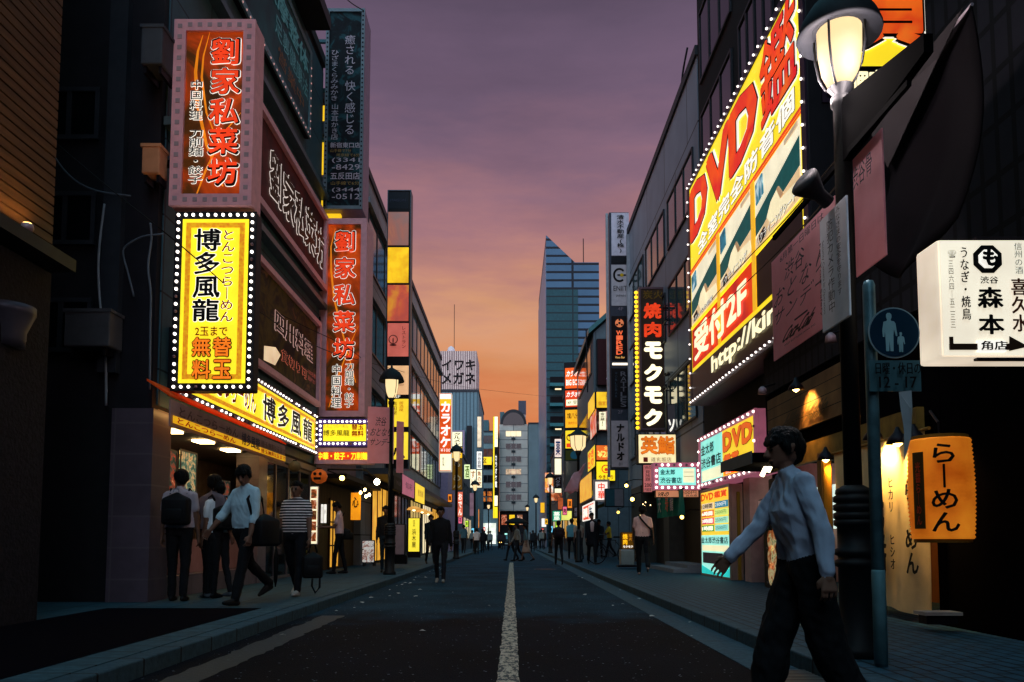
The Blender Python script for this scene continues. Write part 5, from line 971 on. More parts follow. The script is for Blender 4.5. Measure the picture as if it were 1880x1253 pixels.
# dark drooping flag
t = thing('dark_flag', 'big dark drooping flag with a pale underside above the round sign', 'flag', (0, 0, 0))
top = [at(1600, 230, 6.3), at(1690, 122, 5.7), at(1785, 8, 5.0)]
bot = [at(1592, 420, 6.25), at(1640, 512, 6.0), at(1745, 400, 5.3)]
vs = []; F = []
for j in range(13):
    for i in range(17):
        u, v = i / 16, j / 12
        def q(P, u): return P[0] * (1-u)*(1-2*u) + P[1] * 4*u*(1-u) + P[2] * u*(2*u-1)
        p = q(top, u) * (1 - v) + q(bot, u) * v; p.x += .16 * math.sin(3.1 * v) + .05 * math.sin(11 * u + 3 * v) * v; vs.append(p)
for j in range(12):
    for i in range(16): a = j * 17 + i; F.append((a, a + 1, a + 18, a + 17))
o = obj('cloth', MB().sheet(vs, F), mat('flag_black', '040305', .9, spec=.05), t, True); o.modifiers.new('s', 'SOLIDIFY').thickness = .012
obj('edge_rail', MB().tube([top[0], top[1], top[2]], .012), mat('rail_grey', '7a7078', .5), t)
vs = [at(1600, 232, 6.28), at(1780, 20, 5.02), at(1735, 110, 5.4), at(1640, 312, 6.2)]
o = obj('underside', MB().sheet([p + Vector((-.06, -.04, 0)) for p in vs], [(0, 1, 2, 3)]), mat('flag_grey', '1c1a1c', .9, spec=.1), t); o.modifiers.new('s', 'SOLIDIFY').thickness = .008
# ------------------------------------------------------------------ ramen stall
S = Sign('timber_shop_board', 'long planked timber signboard with dark script lit by a warm spotlight', 'sign', **side(4.1, 1556, 1412, 735, 812, 1412), depth=.05, cab=mat('plank_board', '6a5034', .7, var=.3, scale=3, stretch=(1, 4, .6), grid=(20, .17, 0, .006, 'xz'), mortar='120e0a'), border=0)
S.t('Hikari Hishio', .3, .55, .85, .88, mat('script_gold', '3a2c14', .5), off=.03, sl=.25)
def spot(lb, loc, e, col=(1, .56, .16), r=.04):
    t = thing('spot_lamp', lb, 'lamp', loc); obj('shade', MB().lathe([(.11, -.05), (.085, .01), (.04, .06), (.015, .12)], 18), MATS['iron'], t, True); obj('bulb', MB().lathe([(.01, -.08), (.045, -.05), (.045, -.02), (.02, .02)], 12), lit('ffd480', 14), t, True)
    l = bpy.data.lights.new('glow', 'SPOT'); l.energy = e; l.color = col; l.shadow_soft_size = r; l.spot_size = R(110); l.spot_blend = .7; lo = bpy.data.objects.new('glow', l); COL.objects.link(lo); lo.parent = t; lo.location = (0, 0, -.12); lo.rotation_euler = (0, R(-52), 0); return t
spot('warm spotlight washing the planked timber signboard', (3.9, 10.35, 3.05), 110, (1, .48, .1))
sm = thing('spot_lamp', 'unlit round spotlight at the far end of the timber signboard', 'lamp', (3.95, 11.9, 3.3)); obj('shade', MB().lathe([(.07, -.06), (.06, .02), (.02, .06)], 14), MATS['sign_grey'], sm, True); obj('arm', MB().tube([(0, 0, .05), (.2, 0, .1)], .012), MATS['iron'], sm)
sm = thing('spot_lamp', 'unlit spotlight above the near end of the timber signboard', 'lamp', (3.95, 9.3, 3.45)); obj('shade', MB().lathe([(.07, -.06), (.06, .02), (.02, .06)], 14), MATS['sign_grey'], sm, True); obj('arm', MB().tube([(0, 0, .05), (.2, 0, .1)], .012), MATS['iron'], sm)
for lb, px, py, Y, e in (('left shaded lamp over the ramen stall curtain', 1603, 800, 8.15, 130), ('middle shaded lamp over the ramen stall curtain', 1648, 806, 7.6, 110), ('right shaded lamp beside the big paper lantern', 1678, 802, 7.2, 14), ('low lamp hidden behind the striding man over the stall', 1516, 838, 9.7, 50)):
    p = at(px, py, Y); spot(lb, p, e)
S0 = thing('stall_noren', 'long pale stall curtain with black brush letters under warm lamps', 'curtain', (4.05, 8.5, .3), R(-90))
m_nor = sheer('noren_cloth', 'e8d4a4', .4)
cloth(2.1, 1.72, .03, 3, .5, m_nor, 'cloth', S0, 0, .12, 8); obj('rail', MB().tube([(-1.1, 0, 1.73), (1.15, 0, 1.73)], .018), mat('bamboo', '7a5a24', .5), S0)
def let(ch, x, z, w, h, par=S0, vert=False, m=blk, off=.01):
    o = link('lettering', text_mesh(ch, off, vert).copy(), None, par, (x, -.05, z)); o.data.materials.clear(); o.data.materials.append(m); o.scale = (w, 1, h)
let('光', .1, 1.0, .42, .5, off=.03); let('醤', .12, .5, .42, .42, off=.03); let('ヒカリ', .46, 1.12, .09, .36, vert=True); let('ヒシオ', .46, .52, .09, .36, vert=True); let('らーめん', .85, .78, .24, .95, vert=True, off=.03)
t = thing('paper_lantern', 'big glowing orange paper lantern with black letters at the stall', 'lantern', at(1731, 990, 6.5))
H_ = at(1731, 808, 6.5).z - t.location.z; prof = []
for k in range(49):
    z = H_ * k / 48; r = .248 + (.012 if k % 2 else 0); r *= (.93 + .07 * math.sin(math.pi * k / 48)); prof.append((r, z))
ml = mat('lantern_paper', 'b8520c', .6, em=.55, scale=2.4, col2='ee8c22'); obj('shade', MB().lathe(prof, 36), ml, t, True)
for z0, z1 in ((-.03, .0), (H_, H_ + .03)): obj('hoop', MB().lathe([(.2, z0), (.22, z0), (.22, z1), (.2, z1)], 24), mat('hoop', '6a5018', .6), t)
obj('hook', MB().tube([(0, 0, H_ + .02), (0, 0, H_ + .15), (.1, .3, H_ + .3)], .012), MATS['iron'], t)
def wrap(ch, ang, z, w, h, m, r=.268, vert=True, off=.02):
    me = text_mesh(ch, off, vert).copy(); me.materials.clear(); bm = bmesh.new(); bm.from_mesh(me); bmesh.ops.subdivide_edges(bm, edges=bm.edges, cuts=1)
    for v in bm.verts: x = v.co.x * w; a = ang + x / r; v.co = Vector((r * math.sin(a), -r * math.cos(a), z + v.co.z * h))
    bm.to_mesh(me); bm.free(); link('lettering', me, m, t)
wrap('らーめん', -.4, H_ * .5, .21, H_ * .86, blk); wrap('｜' * 9, -.72, H_ * .45, .07, H_ * .7, mat('lantern_strip', '3a2c10', .6)) if False else None
for k in range(9): pass
wrap('光醤らーめん', -1.18, H_ * .45, .05, H_ * .62, ink('a83a1c'))
obj('name_strip', MB().sheet([(.2655 * math.sin(a), -.2655 * math.cos(a), z) for z in (H_ * .1, H_ * .86) for a in (-1.38, -1.28, -1.18, -1.08, -.98)], [(i, i + 1, i + 6, i + 5) for i in range(4)]), mat('lantern_strip', '3a2c10', .6), t, True)
def sidebox(name, lb, cat, X, p0, p1, y0, y1, face, ref=None, **k):
    f = side(X, p0, p1, y0, y1, ref); return Sign(name, lb, cat, **f, depth=k.get('depth', .05), cab=k.get('cab', 'sign_dark'), face=face, border=k.get('border', .02))
S = sidebox('noodle_bowl_sign', 'round glowing noodle bowl picture behind the striding man', 'sign', 4.1, 1462, 1412, 880, 968, mat('bowl_back', '14100c', .5)); S.disc(.5, .42, .36, photo('noodles', ['e04018', 'f0a020', 'f8d868', 'f0b830', 'f8e8b0'], 3.5, .9), 'bowl', 2, 28); S.t('濃厚', .15, .78, .85, .96, whl, off=.03, lay=3)
S = sidebox('stall_menu_board', 'black menu board with small dish photos low behind the striding man', 'menu', 4.1, 1462, 1401, 968, 1078, mat('menu_black', '0a090b', .5), 1401)
for k in range(6): S.disc(.28 + .44 * (k % 2), .2 + .29 * (k // 2), .19, photo('dish', ['2a1c10', 'c86a30', 'e8d8a0', '4a6a30'], 6, .35), 'dish', 2, 20); S.t('ラーメン', .1 + .44 * (k % 2), .33 + .29 * (k // 2), .46 + .44 * (k % 2), .36 + .29 * (k // 2), inkw)
S = sidebox('paper_notice', 'pale paper notice with red writing left of the bowl picture', 'notice', 4.0, 1411, 1392, 918, 948, mat('notice_pink', 'd8b0a8', .6, em=.2), 1392); S.t('営業中', .3, .1, .7, .9, ink('a02a3a'), vert=True)
S = sidebox('paper_notice', 'dark teal notice with pale stripes below the paper notice', 'notice', 4.0, 1411, 1393, 950, 975, mat('notice_teal', '2a4440', .5, em=.05), 1393); S.rect(.1, .3, .9, .42, whl); S.rect(.1, .7, .9, .8, ora)
aw3 = thing('stall_canopy', 'flat dark canopy board jutting over the stall entrance', 'canopy', (3.85, 11.75, 2.06)); obj('board', MB().box(-.4, .34, -.85, .75, 0, .14, .02), MATS['stall_dark'], aw3); obj('fascia', MB().box(-.415, -.4, -.86, .76, -.02, .16), mat('canopy_edge', '3a464c', .5), aw3)
for lb, px, py in (('left of two tilted lamps under the flat canopy', 1402, 866), ('right of two tilted lamps under the flat canopy', 1413, 858)):
    t = thing('tilted_lamp', lb, 'lamp', at(px, py, 11.6)); o = obj('tube', MB().tube([(-.03, 0, -.07), (.04, 0, .07)], .035, 12), lit('ffe8c0', 5), t, True); obj('clip', MB().box(-.02, .02, .03, .06, .05, .2), MATS['iron'], t)
po = thing('timber_post', 'lit timber post at the far edge of the stall curtain', 'post', (4.05, 9.85, .12)); obj('post', MB().box(-.07, .07, -.07, .07, 0, 1.95, .01), mat('post_timber', '7a5424', .6, var=.3, stretch=(6, 6, 1)), po); obj('plaque', MB().box(-.05, .05, -.09, -.071, 1.0, 1.85), mat('plaque', '9a6a1c', .5), po)
bn = thing('bench', 'small pale step by the foot of the stall curtain', 'step', at(1722, 1133, 7.0)); obj('board', MB().box(-.17, .17, -.1, .1, .02, .05), mat('pale_board', '9a9088', .6), bn); obj('leg', MB().box(-.14, .14, -.07, .07, -.06, .02), MATS['iron'], bn)
# ------------------------------------------------------------------ wires
for lb, pts in (('long overhead cable crossing in front of the yellow bulb sign', ((75, 240, 9.0), (200, 345, 9.2), (333, 452, 9.6), (470, 568, 11), (590, 640, 15), (700, 672, 22), (860, 712, 45), (1000, 728, 70))),
    ('overhead cable passing the narrower red sign', ((480, 560, 15), (560, 600, 16), (640, 640, 18), (700, 690, 21))),
    ('upper of two cables crossing the giant billboard', ((1273, 590, 16.5), (1350, 500, 13), (1440, 405, 10), (1530, 300, 7.5), (1556, 270, 5.5))),
    ('lower of two cables crossing the giant billboard', ((1273, 610, 16.4), (1380, 510, 12), (1470, 420, 9.5), (1545, 330, 6.2))),
    ('thin cable from the dark phone number sign up out of view', ((668, 20, 19), (640, 2, 18), (600, -40, 16)))):
    cable(lb, [at(*q) for q in pts], .008 if 'thin' not in lb else .012, MATS['black'], 'overhead_cable')
# ------------------------------------------------------------------ car and bicycle
def add_car():
    Y = 88; x = at(929, 900, Y).x; t = thing('taxi', 'small dark taxi with amber headlights far down the road', 'car', (x, Y, 0))
    mc = mat('car_paint', '15181c', .25, .3); prof = [(-2.1, .35), (-2.1, .8), (-1.2, .95), (-.6, 1.45), (1.0, 1.48), (1.7, 1.0), (2.1, .95), (2.1, .35)]
    mb = MB(); v0 = [mb.bm.verts.new((-.8, p[0], p[1])) for p in prof]; v1 = [mb.bm.verts.new((.8, p[0], p[1])) for p in prof]
    mb.bm.faces.new(v0); mb.bm.faces.new(v1[::-1])
    for i in range(8): mb.bm.faces.new((v0[i], v1[i], v1[(i+1) % 8], v0[(i+1) % 8]))
    bmesh.ops.bevel(mb.bm, geom=mb.bm.edges[:], offset=.06, segments=2, affect='EDGES'); obj('body', mb, mc, t, True)
    obj('windscreen', MB().sheet([(-.66, -1.18, 1.0), (.66, -1.18, 1.0), (.58, -.66, 1.44), (-.58, -.66, 1.44)], [(0, 1, 2, 3)]), MATS['glass_teal'], t)
    for sx in (-.6, .6): obj('headlight', MB().box(sx - .16, sx + .16, -2.16, -2.1, .6, .75), lit('ffc060', 5), t)
    obj('number_plate', MB().box(-.2, .2, -2.15, -2.1, .42, .54), MATS['white'], t); obj('roof_lamp', MB().box(-.15, .15, -.1, .1, 1.5, 1.66, .03), lit('a0e0d0', 1.5), t)
    for sx in (-.82, .62):
        for sy in (-1.3, 1.35):
            w = obj('wheel', MB().lathe([(.31, 0), (.33, .03), (.33, .17), (.31, .2)], 18), MATS['black'], t, True); w.location = (sx, sy, .33); w.rotation_euler = (0, R(90), 0)
add_car()
t = thing('bicycle', 'dark bicycle parked by the grill floor sign on the right pavement', 'bicycle', (at(1122, 900, 25.5).x, 25.5, .12), R(70)); mt = mat('bike_paint', '1a1a1e', .35, .5)
for y in (-.52, .52):
    mb = MB(); pts = [(0, y + .32 * math.cos(R(a)), .34 + .32 * math.sin(R(a))) for a in range(0, 361, 15)]; w = obj('wheel', mb.tube(pts, .018, 6), mt, t, True)
    obj('spokes', MB().tube([(0, y - .3, .34), (0, y + .3, .34)], .004, 4).tube([(0, y, .04), (0, y, .64)], .004, 4).tube([(0, y - .2, .14), (0, y + .2, .54)], .004, 4).tube([(0, y + .2, .14), (0, y - .2, .54)], .004, 4), MATS['steel'], w)
obj('frame', MB().tube([(0, .52, .34), (0, .42, .85), (0, -.15, .8), (0, -.05, .32), (0, .4, .78)], .02, 6).tube([(0, -.05, .32), (0, -.52, .34), (0, -.15, .75)], .015, 6), mt, t, True)
obj('saddle', MB().box(-.07, .07, -.3, -.06, .88, .94, .03), MATS['black'], t); obj('handlebar', MB().tube([(-.27, .3, 1.0), (-.1, .42, 1.0), (.1, .42, 1.0), (.27, .3, 1.0)], .014, 6), MATS['steel'], t, True); obj('basket', MB().ring(-.16, .16, .72, .95, .02, .5, .75), mt, t)
import mathutils.noise as MN
# ------------------------------------------------------------------ people
def _fin(mb_list, vox, tagmats, prims, noise=0):
    """melt the shapes into one continuous skin, then give each face the material of the limb it belongs to"""
    bm = mb_list.bm; me = bpy.data.meshes.new('b'); bmesh.ops.recalc_face_normals(bm, faces=bm.faces); bm.to_mesh(me); bm.free()
    o = bpy.data.objects.new('b', me); COL.objects.link(o)
    r = o.modifiers.new('r', 'REMESH'); r.mode = 'VOXEL'; r.voxel_size = vox; r.use_smooth_shade = True
    s = o.modifiers.new('s', 'SMOOTH'); s.factor = .5; s.iterations = 3
    dg_ = bpy.context.evaluated_depsgraph_get(); out = bpy.data.meshes.new_from_object(o.evaluated_get(dg_)); bpy.data.objects.remove(o); bpy.data.meshes.remove(me)
    n = len(out.polygons); c = np.empty(n * 3); out.polygons.foreach_get('center', c); c = c.reshape(-1, 3); best = np.full(n, 1e9); idx = np.zeros(n, int)
    for sph, tg in prims:
        d = np.full(n, 1e9)
        for i in range(len(sph)):
            for j in range(i, len(sph)):
                a, ra = np.array(sph[i][0]), sph[i][1]; b_, rb = np.array(sph[j][0]), sph[j][1]; ab = b_ - a; L2 = ab @ ab
                tt = np.clip(((c - a) @ ab) / L2, 0, 1) if L2 > 1e-9 else np.zeros(n)
                d = np.minimum(d, np.linalg.norm(c - (a + tt[:, None] * ab), axis=1) - (ra + tt * (rb - ra)))
        k = d < best; best[k] = d[k]; idx[k] = tg
    for m in tagmats: out.materials.append(m)
    out.polygons.foreach_set('material_index', idx.astype('i')); out.polygons.foreach_set('use_smooth', np.ones(n, bool)); out.update(); return out
def cloth_mat(hexc, st=None):
    k = f'cloth_{hexc}_{st}'
    if k in MATS: return MATS[k]
    m = mat(k, hexc, .85, var=.16, scale=7, bump=.9, stretch=(1, 1, .45), spec=.2)
    if st:
        nt = m.node_tree; N = nt.nodes.new; L = nt.links.new; b = nt.nodes['Principled BSDF']; tc = N('ShaderNodeTexCoord'); sp = N('ShaderNodeSeparateXYZ'); L(tc.outputs['Object'], sp.inputs[0])
        mu = N('ShaderNodeMath'); mu.operation = 'MULTIPLY'; mu.inputs[1].default_value = st[1]; L(sp.outputs['Z'], mu.inputs[0]); fr = N('ShaderNodeMath'); fr.operation = 'FRACT'; L(mu.outputs[0], fr.inputs[0])
        gt = N('ShaderNodeMath'); gt.operation = 'GREATER_THAN'; gt.inputs[1].default_value = .6; L(fr.outputs[0], gt.inputs[0]); mx = N('ShaderNodeMix'); mx.data_type = 'RGBA'; mx.inputs[6].default_value = (*lin(st[0]), 1)
        L(b.inputs['Base Color'].links[0].from_socket, mx.inputs[7]); L(gt.outputs[0], mx.inputs[0]); L(mx.outputs[2], b.inputs['Base Color'])
    return m
skin = mat('skin', '6e4e40', .55, var=.08, scale=12); m_hair = mat('hair', '0a0809', .6, var=.4, scale=90, stretch=(1, 1, .15), bump=1.0); m_shoe = mat('shoe', '141416', .5); m_eye = mat('eye_dark', '0a0808', .3); m_sole = mat('sole', 'b8b0a8', .6)
def person(label, loc, head, h=1.7, top='b8b4b0', bottom='121216', sleeve='short', shoe=None, legs=((18, 8), (-16, 22)), arms=((-12, 6, 12), (14, 6, 15)), lean=3, look=0, nod=0, vox=.014, fat=1.0, hair='short', skirt=None, stripes=None, name='person', wide=1.0, group=None, face=True, twist=0, hairc=None, coat=False, folds=.007):
    s = h / 1.7; P = []; mb = MB()
    def hull(sph, tg):
        P.append((sph, tg)); mb.hull([(Vector(c), r) for c, r in sph], 1 if vox > .009 else 2)
    V = Vector
    # legs
    hip_z = 0; L = []
    for side_, (a, kn) in zip((-1, 1), legs):
        th = .44 * s; sh = .41 * s; L.append((a, kn)); hip_z = max(hip_z, th * math.cos(R(a)) + sh * math.cos(R(a - kn)) + .075 * s)
    hz = hip_z
    for side_, (a, kn) in zip((-1, 1), L):
        hp = V((side_ * .085 * s * fat, 0, hz)); kp = hp + V((side_ * .01, math.sin(R(a)), -math.cos(R(a)))) * .44 * s; an = kp + V((0, math.sin(R(a - kn)), -math.cos(R(a - kn)))) * .41 * s
        if not skirt:
            hull([(hp, .095 * s * fat * min(wide, 1.1)), (kp, .062 * s * wide)], 2); hull([(kp, .062 * s * wide), (an + V((0, 0, .02)), .05 * s * wide)], 2)
        else: hull([(hp, .08 * s), (kp, .05 * s)], 0); hull([(kp, .05 * s), (an, .034 * s)], 0)
        hull([(an, .034 * s), (an + V((0, 0, -.03 * s)), .036 * s)], 3)
        ft = R(a - kn) * .55 if kn > 25 or a < -8 else R(max(0, a - 8))
        toe = V((side_ * .02, math.cos(ft), math.sin(ft))) * .17 * s; heel = an + V((0, -.035 * s, -.042 * s)); 
        hull([(heel, .033 * s), (an + toe * .55 + V((0, 0, -.045 * s)), .037 * s), (an + toe + V((0, 0, -.052 * s)), .024 * s), (an + V((0, .02 * s, -.015 * s)), .036 * s)], 3)
    if skirt: hull([((0, 0, hz + .08 * s), .11 * s), ((-.07 * s, 0, hz), .1 * s), ((.07 * s, 0, hz), .1 * s)], 4); hull([((-.07 * s, 0, hz), .1 * s), ((.07 * s, 0, hz), .1 * s), ((-.12 * s, .1 * s, hz - .45 * s), .09 * s), ((.12 * s, -.1 * s, hz - .45 * s), .09 * s), ((.1 * s, .1 * s, hz - .45 * s), .09 * s), ((-.1 * s, -.1 * s, hz - .45 * s), .09 * s)], 4)
    # upper body, tilted about the hips
    M = Matrix.Translation((0, 0, hz)) @ Matrix.Rotation(R(twist), 4, 'Z') @ Matrix.Rotation(-R(lean), 4, 'X')
    U = lambda x, y, z: M @ V((x * s, y * s, z * s))
    f = fat
    hull([(U(-.085, 0, -.02), .105 * s * f), (U(.085, 0, -.02), .105 * s * f), (U(-.075, 0, .12), .1 * s * f), (U(.075, 0, .12), .1 * s * f)], 2 if not coat else 1)
    hull([(U(-.08, 0, .06), .108 * s * f), (U(.08, 0, .06), .108 * s * f), (U(-.085, .01, .3), .105 * s * f), (U(.085, .01, .3), .105 * s * f)], 1)
    hull([(U(-.085, .01, .3), .105 * s * f), (U(.085, .01, .3), .105 * s * f), (U(-.13, -.01, .45), .075 * s), (U(.13, -.01, .45), .075 * s), (U(0, -.01, .52), .055 * s)], 1)
    if coat: hull([(U(-.1, 0, -.05), .12 * s * f), (U(.1, 0, -.05), .12 * s * f), (U(-.08, 0, .2), .11 * s * f), (U(.08, 0, .2), .11 * s * f), (U(-.11, 0, -.22), .11 * s * f), (U(.11, 0, -.22), .11 * s * f)], 1)
    hull([(U(0, -.01, .5), .052 * s), (U(0, .01, .6), .05 * s)], 0); hull([(U(0, -.012, .515), .066 * s), (U(0, -.005, .535), .06 * s)], 1)
    # head
    HM = M @ Matrix.Translation((0, 0, .58 * s)) @ Matrix.Rotation(R(look), 4, 'Z') @ Matrix.Rotation(-R(nod), 4, 'X')
    Hd = lambda x, y, z: HM @ V((x * s, y * s, z * s))
    hull([(Hd(0, -.015, .125), .087 * s), (Hd(0, .02, .1), .076 * s), (Hd(0, .035, .045), .056 * s), (Hd(0, .062, .012), .03 * s), (Hd(0, -.02, .06), .066 * s)], 0)
    if face:
        hull([(Hd(0, .092, .1), .011 * s), (Hd(0, .112, .062), .016 * s), (Hd(0, .09, .06), .018 * s)], 0)
        for x in (-1, 1):
            hull([(Hd(x * .082, -.01, .07), .012 * s), (Hd(x * .086, -.02, .1), .018 * s)], 0)
        if vox < .012:
            hull([(Hd(-.022, .088, .028), .008 * s), (Hd(.022, .088, .028), .008 * s)], 0)
            for x in (-1, 1): hull([(Hd(x * .04, .084, .112), .008 * s), (Hd(x * .02, .09, .11), .008 * s)], 5); hull([(Hd(x * .034, .087, .092), .0085 * s), (Hd(x * .03, .088, .092), .0085 * s)], 5)
    # arms and hands
    hands = []
    for side_, (a, ab, el) in zip((-1, 1), arms):
        MR = Matrix.Rotation(R(twist), 3, 'Z')
        sp = U(side_ * .17, -.01, .455); d1 = MR @ V((side_ * math.sin(R(ab)), math.sin(R(a)) * math.cos(R(ab)), -math.cos(R(a)) * math.cos(R(ab)))); e = sp + d1 * .285 * s
        d2 = MR @ V((side_ * math.sin(R(ab * .6)), math.sin(R(a + el)) * math.cos(R(ab * .6)), -math.cos(R(a + el)) * math.cos(R(ab * .6)))); w = e + d2 * .25 * s
        tu = 1
        if sleeve == 'short': mid = sp + d1 * .17 * s; hull([(sp, .062 * s), (mid, .064 * s)], 1); hull([(mid, .046 * s), (e, .04 * s)], 0); hull([(e, .04 * s), (w, .027 * s)], 0)
        elif sleeve == 'roll': hull([(sp, .062 * s), (e, .055 * s)], 1); q = e + d2 * .07 * s; hull([(e, .056 * s), (q, .056 * s)], 1); hull([(q, .042 * s), (w, .027 * s)], 0)
        else: hull([(sp, .064 * s), (e, .054 * s)], 1); hull([(e, .055 * s), (w - d2 * .005, .043 * s)], 1); hull([(w, .03 * s), (w + d2 * .03 * s, .028 * s)], 0)
        # hand: palm, four fingers, thumb
        n = V((-side_, 0, 0)); wd = d2.cross(n).normalized(); n = wd.cross(d2).normalized()
        if wd.y < 0: wd = -wd
        kn0 = w + d2 * .095 * s
        hull([(w + d2 * .01, .02 * s)] + [(w + d2 * .04 * s + wd * x * s, .016 * s) for x in (-.02, .022)] + [(kn0 + wd * x * s, .0125 * s) for x in (-.034, .034)], 0)
        for x, ln in ((-.037, .055), (-.0125, .07), (.0125, .076), (.037, .07)):
            f0 = kn0 + wd * x * s; f1 = f0 + (d2 * .8 + n * .35).normalized() * ln * .55 * s; f2 = f1 + (d2 * .35 + n * .8).normalized() * ln * .5 * s; r0 = .0084 * s
            hull([(f0, r0), (f1, r0 * .92)], 0); hull([(f1, r0 * .92), (f2, r0 * .8)], 0)
        t0 = w + d2 * .03 * s + wd * .022 * s; t1 = t0 + (wd * .8 + d2 * .6 + n * .3).normalized() * .038 * s; t2 = t1 + (d2 + n * .4).normalized() * .032 * s
        hull([(t0, .014 * s), (t1, .0115 * s)], 0); hull([(t1, .0115 * s), (t2, .009 * s)], 0); hands.append(kn0)
    tm = [skin, cloth_mat(top, stripes), cloth_mat(bottom), m_shoe if not shoe else cloth_mat(shoe), cloth_mat(skirt or bottom), m_eye]
    bme = _fin(mb, vox, tm, P)
    if vox < .016:                                      # folds in the clothes
        nv = len(bme.vertices); co = np.empty(nv * 3); bme.vertices.foreach_get('co', co); co = co.reshape(-1, 3); no = np.empty(nv * 3); bme.vertices.foreach_get('normal', no); no = no.reshape(-1, 3)
        clothv = np.zeros(nv); mi = np.empty(len(bme.polygons), 'i'); bme.polygons.foreach_get('material_index', mi)
        for pg in bme.polygons:
            if mi[pg.index] in (1, 2, 4):
                for vi in pg.vertices: clothv[vi] = 1
        off_ = np.array([MN.noise(Vector((c[0] * 9 + c[2] * 5 + h * 7, c[1] * 9, c[2] * 6))) + .5 * MN.noise(Vector((c[0] * 22 - c[2] * 14, c[1] * 20 + h * 3, c[2] * 15))) if k_ else 0 for c, k_ in zip(co, clothv)])
        co += no * (off_ * folds * 1.3)[:, None]; bme.vertices.foreach_set('co', co.ravel()); bme.update()
    root = link(name, bme); root.location = loc; root.rotation_euler = (0, 0, R(head)); tag(root, label, 'person', group)
    # hair
    hb = MB(); k = 1.0
    hs = [(Hd(0, -.028, .14), .09 * s), (Hd(0, .018, .165), .07 * s), (Hd(0, -.05, .085), .07 * s)]
    def hh(sph): hb.hull([(Vector(c), r) for c, r in sph], 2)
    hh(hs)
    for x in (-1, 1): hh([(Hd(x * .055, .005, .15), .042 * s), (Hd(x * .068, -.02, .1), .028 * s)])
    if hair != 'crop':
        hh([(Hd(-.04, .06, .155), .032 * s), (Hd(.04, .062, .16), .03 * s), (Hd(0, .03, .19), .04 * s)])
        if hair in ('mop', 'long'):
            hh([(Hd(-.045, .075, .135), .028 * s), (Hd(.045, .075, .138), .026 * s)]); 
            for x in (-1, 1): hh([(Hd(x * .07, .02, .12), .034 * s), (Hd(x * .075, 0, .075), .024 * s)])
            hh([(Hd(0, -.06, .1), .075 * s), (Hd(0, -.055, .04), .05 * s)])
        if hair == 'long': hh([(Hd(-.05, -.05, .1), .05 * s), (Hd(.05, -.05, .1), .05 * s), (Hd(-.05, -.06, -.1), .04 * s), (Hd(.05, -.06, -.1), .04 * s)])
    hm = _fin(hb, max(.006, vox * .7), [hairc or m_hair], [(hs, 0)])
    n = len(hm.vertices); co = np.empty(n * 3); hm.vertices.foreach_get('co', co); co = co.reshape(-1, 3); no = np.empty(n * 3); hm.vertices.foreach_get('normal', no); no = no.reshape(-1, 3)
    co += no * (.0016 * s * (np.sin(co[:, :1] * 240 + np.sin(co[:, 2:] * 90) * 2) + np.sin(co[:, 1:2] * 200)))
    hm.vertices.foreach_set('co', co.ravel()); hm.update(); link('hair', hm, None, root)
    root['_h'] = 0; del root['_h']
    W_ = Matrix.Translation(Vector(loc)) @ Matrix.Rotation(R(head), 4, 'Z')
    return root, [W_ @ q for q in hands], (W_ @ M, s)
GY = .12
def foot(px, py, z=0): # distance at which a point of the ground lies
    r = ray(px, py); k = (z - CAM_H) / r.z; return Vector((0, 0, CAM_H)) + r * k
def bag(name, label, cat, loc, rotz, w, d, h, m, straps=()):
    t = thing(name, label, cat, loc, rotz); mb = MB().hull([(Vector((x * w/2 * .8, y * d/2 * .6, z)), min(w, d) * .22) for x in (-1, 1) for y in (-1, 1) for z in (.12 * h, .75 * h)] + [(Vector((0, 0, h * .9)), min(w, d) * .25)], 2)
    obj('body', mb, m, t, True); obj('pocket', MB().hull([(Vector((x * w * .27, -d * .42, z)), d * .16) for x in (-1, 1) for z in (.2 * h, .45 * h)], 2), m, t, True)
    for st in straps: obj('strap', MB().tube(st, .016, 6), m, t, True)
    return t
m_bag = mat('bag_black', '0e0e11', .6, var=.3)
# nearest: striding man at the right kerb
near, hands, _ = person('man striding left in a loose white shirt and wide dark trousers, nearest right', (1.61, 4.2, 0), 90, 1.585, '98a2b6', '09080c', 'long', legs=((-7, 18), (19, 7)), arms=((-14, 20, 14), (30, 8, 12)), lean=10, nod=-4, vox=.005, hair='mop', wide=1.8, fat=1.1, folds=.012)
# left pavement
p = foot(326, 1104, GY); a1, _, (M1, s1) = person('man seen from behind in a grey t-shirt wearing a black backpack, far left', (p.x, p.y, GY), 3, 1.76, 'b0a0a8', '0e0e12', legs=((3, 2), (-3, 2)), arms=((-2, 7, 6), (4, 7, 6)), lean=0, look=35, vox=.010, wide=1.15)
def backpack(M, s, label, sc=1.0):
    q = M @ Vector((0, -.135 * s, .06 * s)); rz = M.to_euler().z
    t = bag('backpack', label, 'backpack', q, rz, .32 * sc, .2 * sc, .44 * sc, m_bag, [[(x * .11, .07, .42), (x * .125, .12, .5), (x * .12, .2, .47), (x * .12, .24, .3), (x * .13, .15, .05)] for x in (-1, 1)])
    obj('handle', MB().tube([(-.04, -.02, .44), (-.03, -.03, .49), (.03, -.03, .49), (.04, -.02, .44)], .008, 6), MATS['steel'], t); return t
backpack(M1, s1, 'black backpack with a pale loop on the far left man')
person('dark haired person mostly hidden behind the far left backpack wearer', (p.x + .22, p.y + .55, GY), -20, 1.74, '6a6068', '0e0e12', legs=((2, 1), (-2, 1)), arms=((4, 6, 20), (4, 6, 20)), vox=.013)
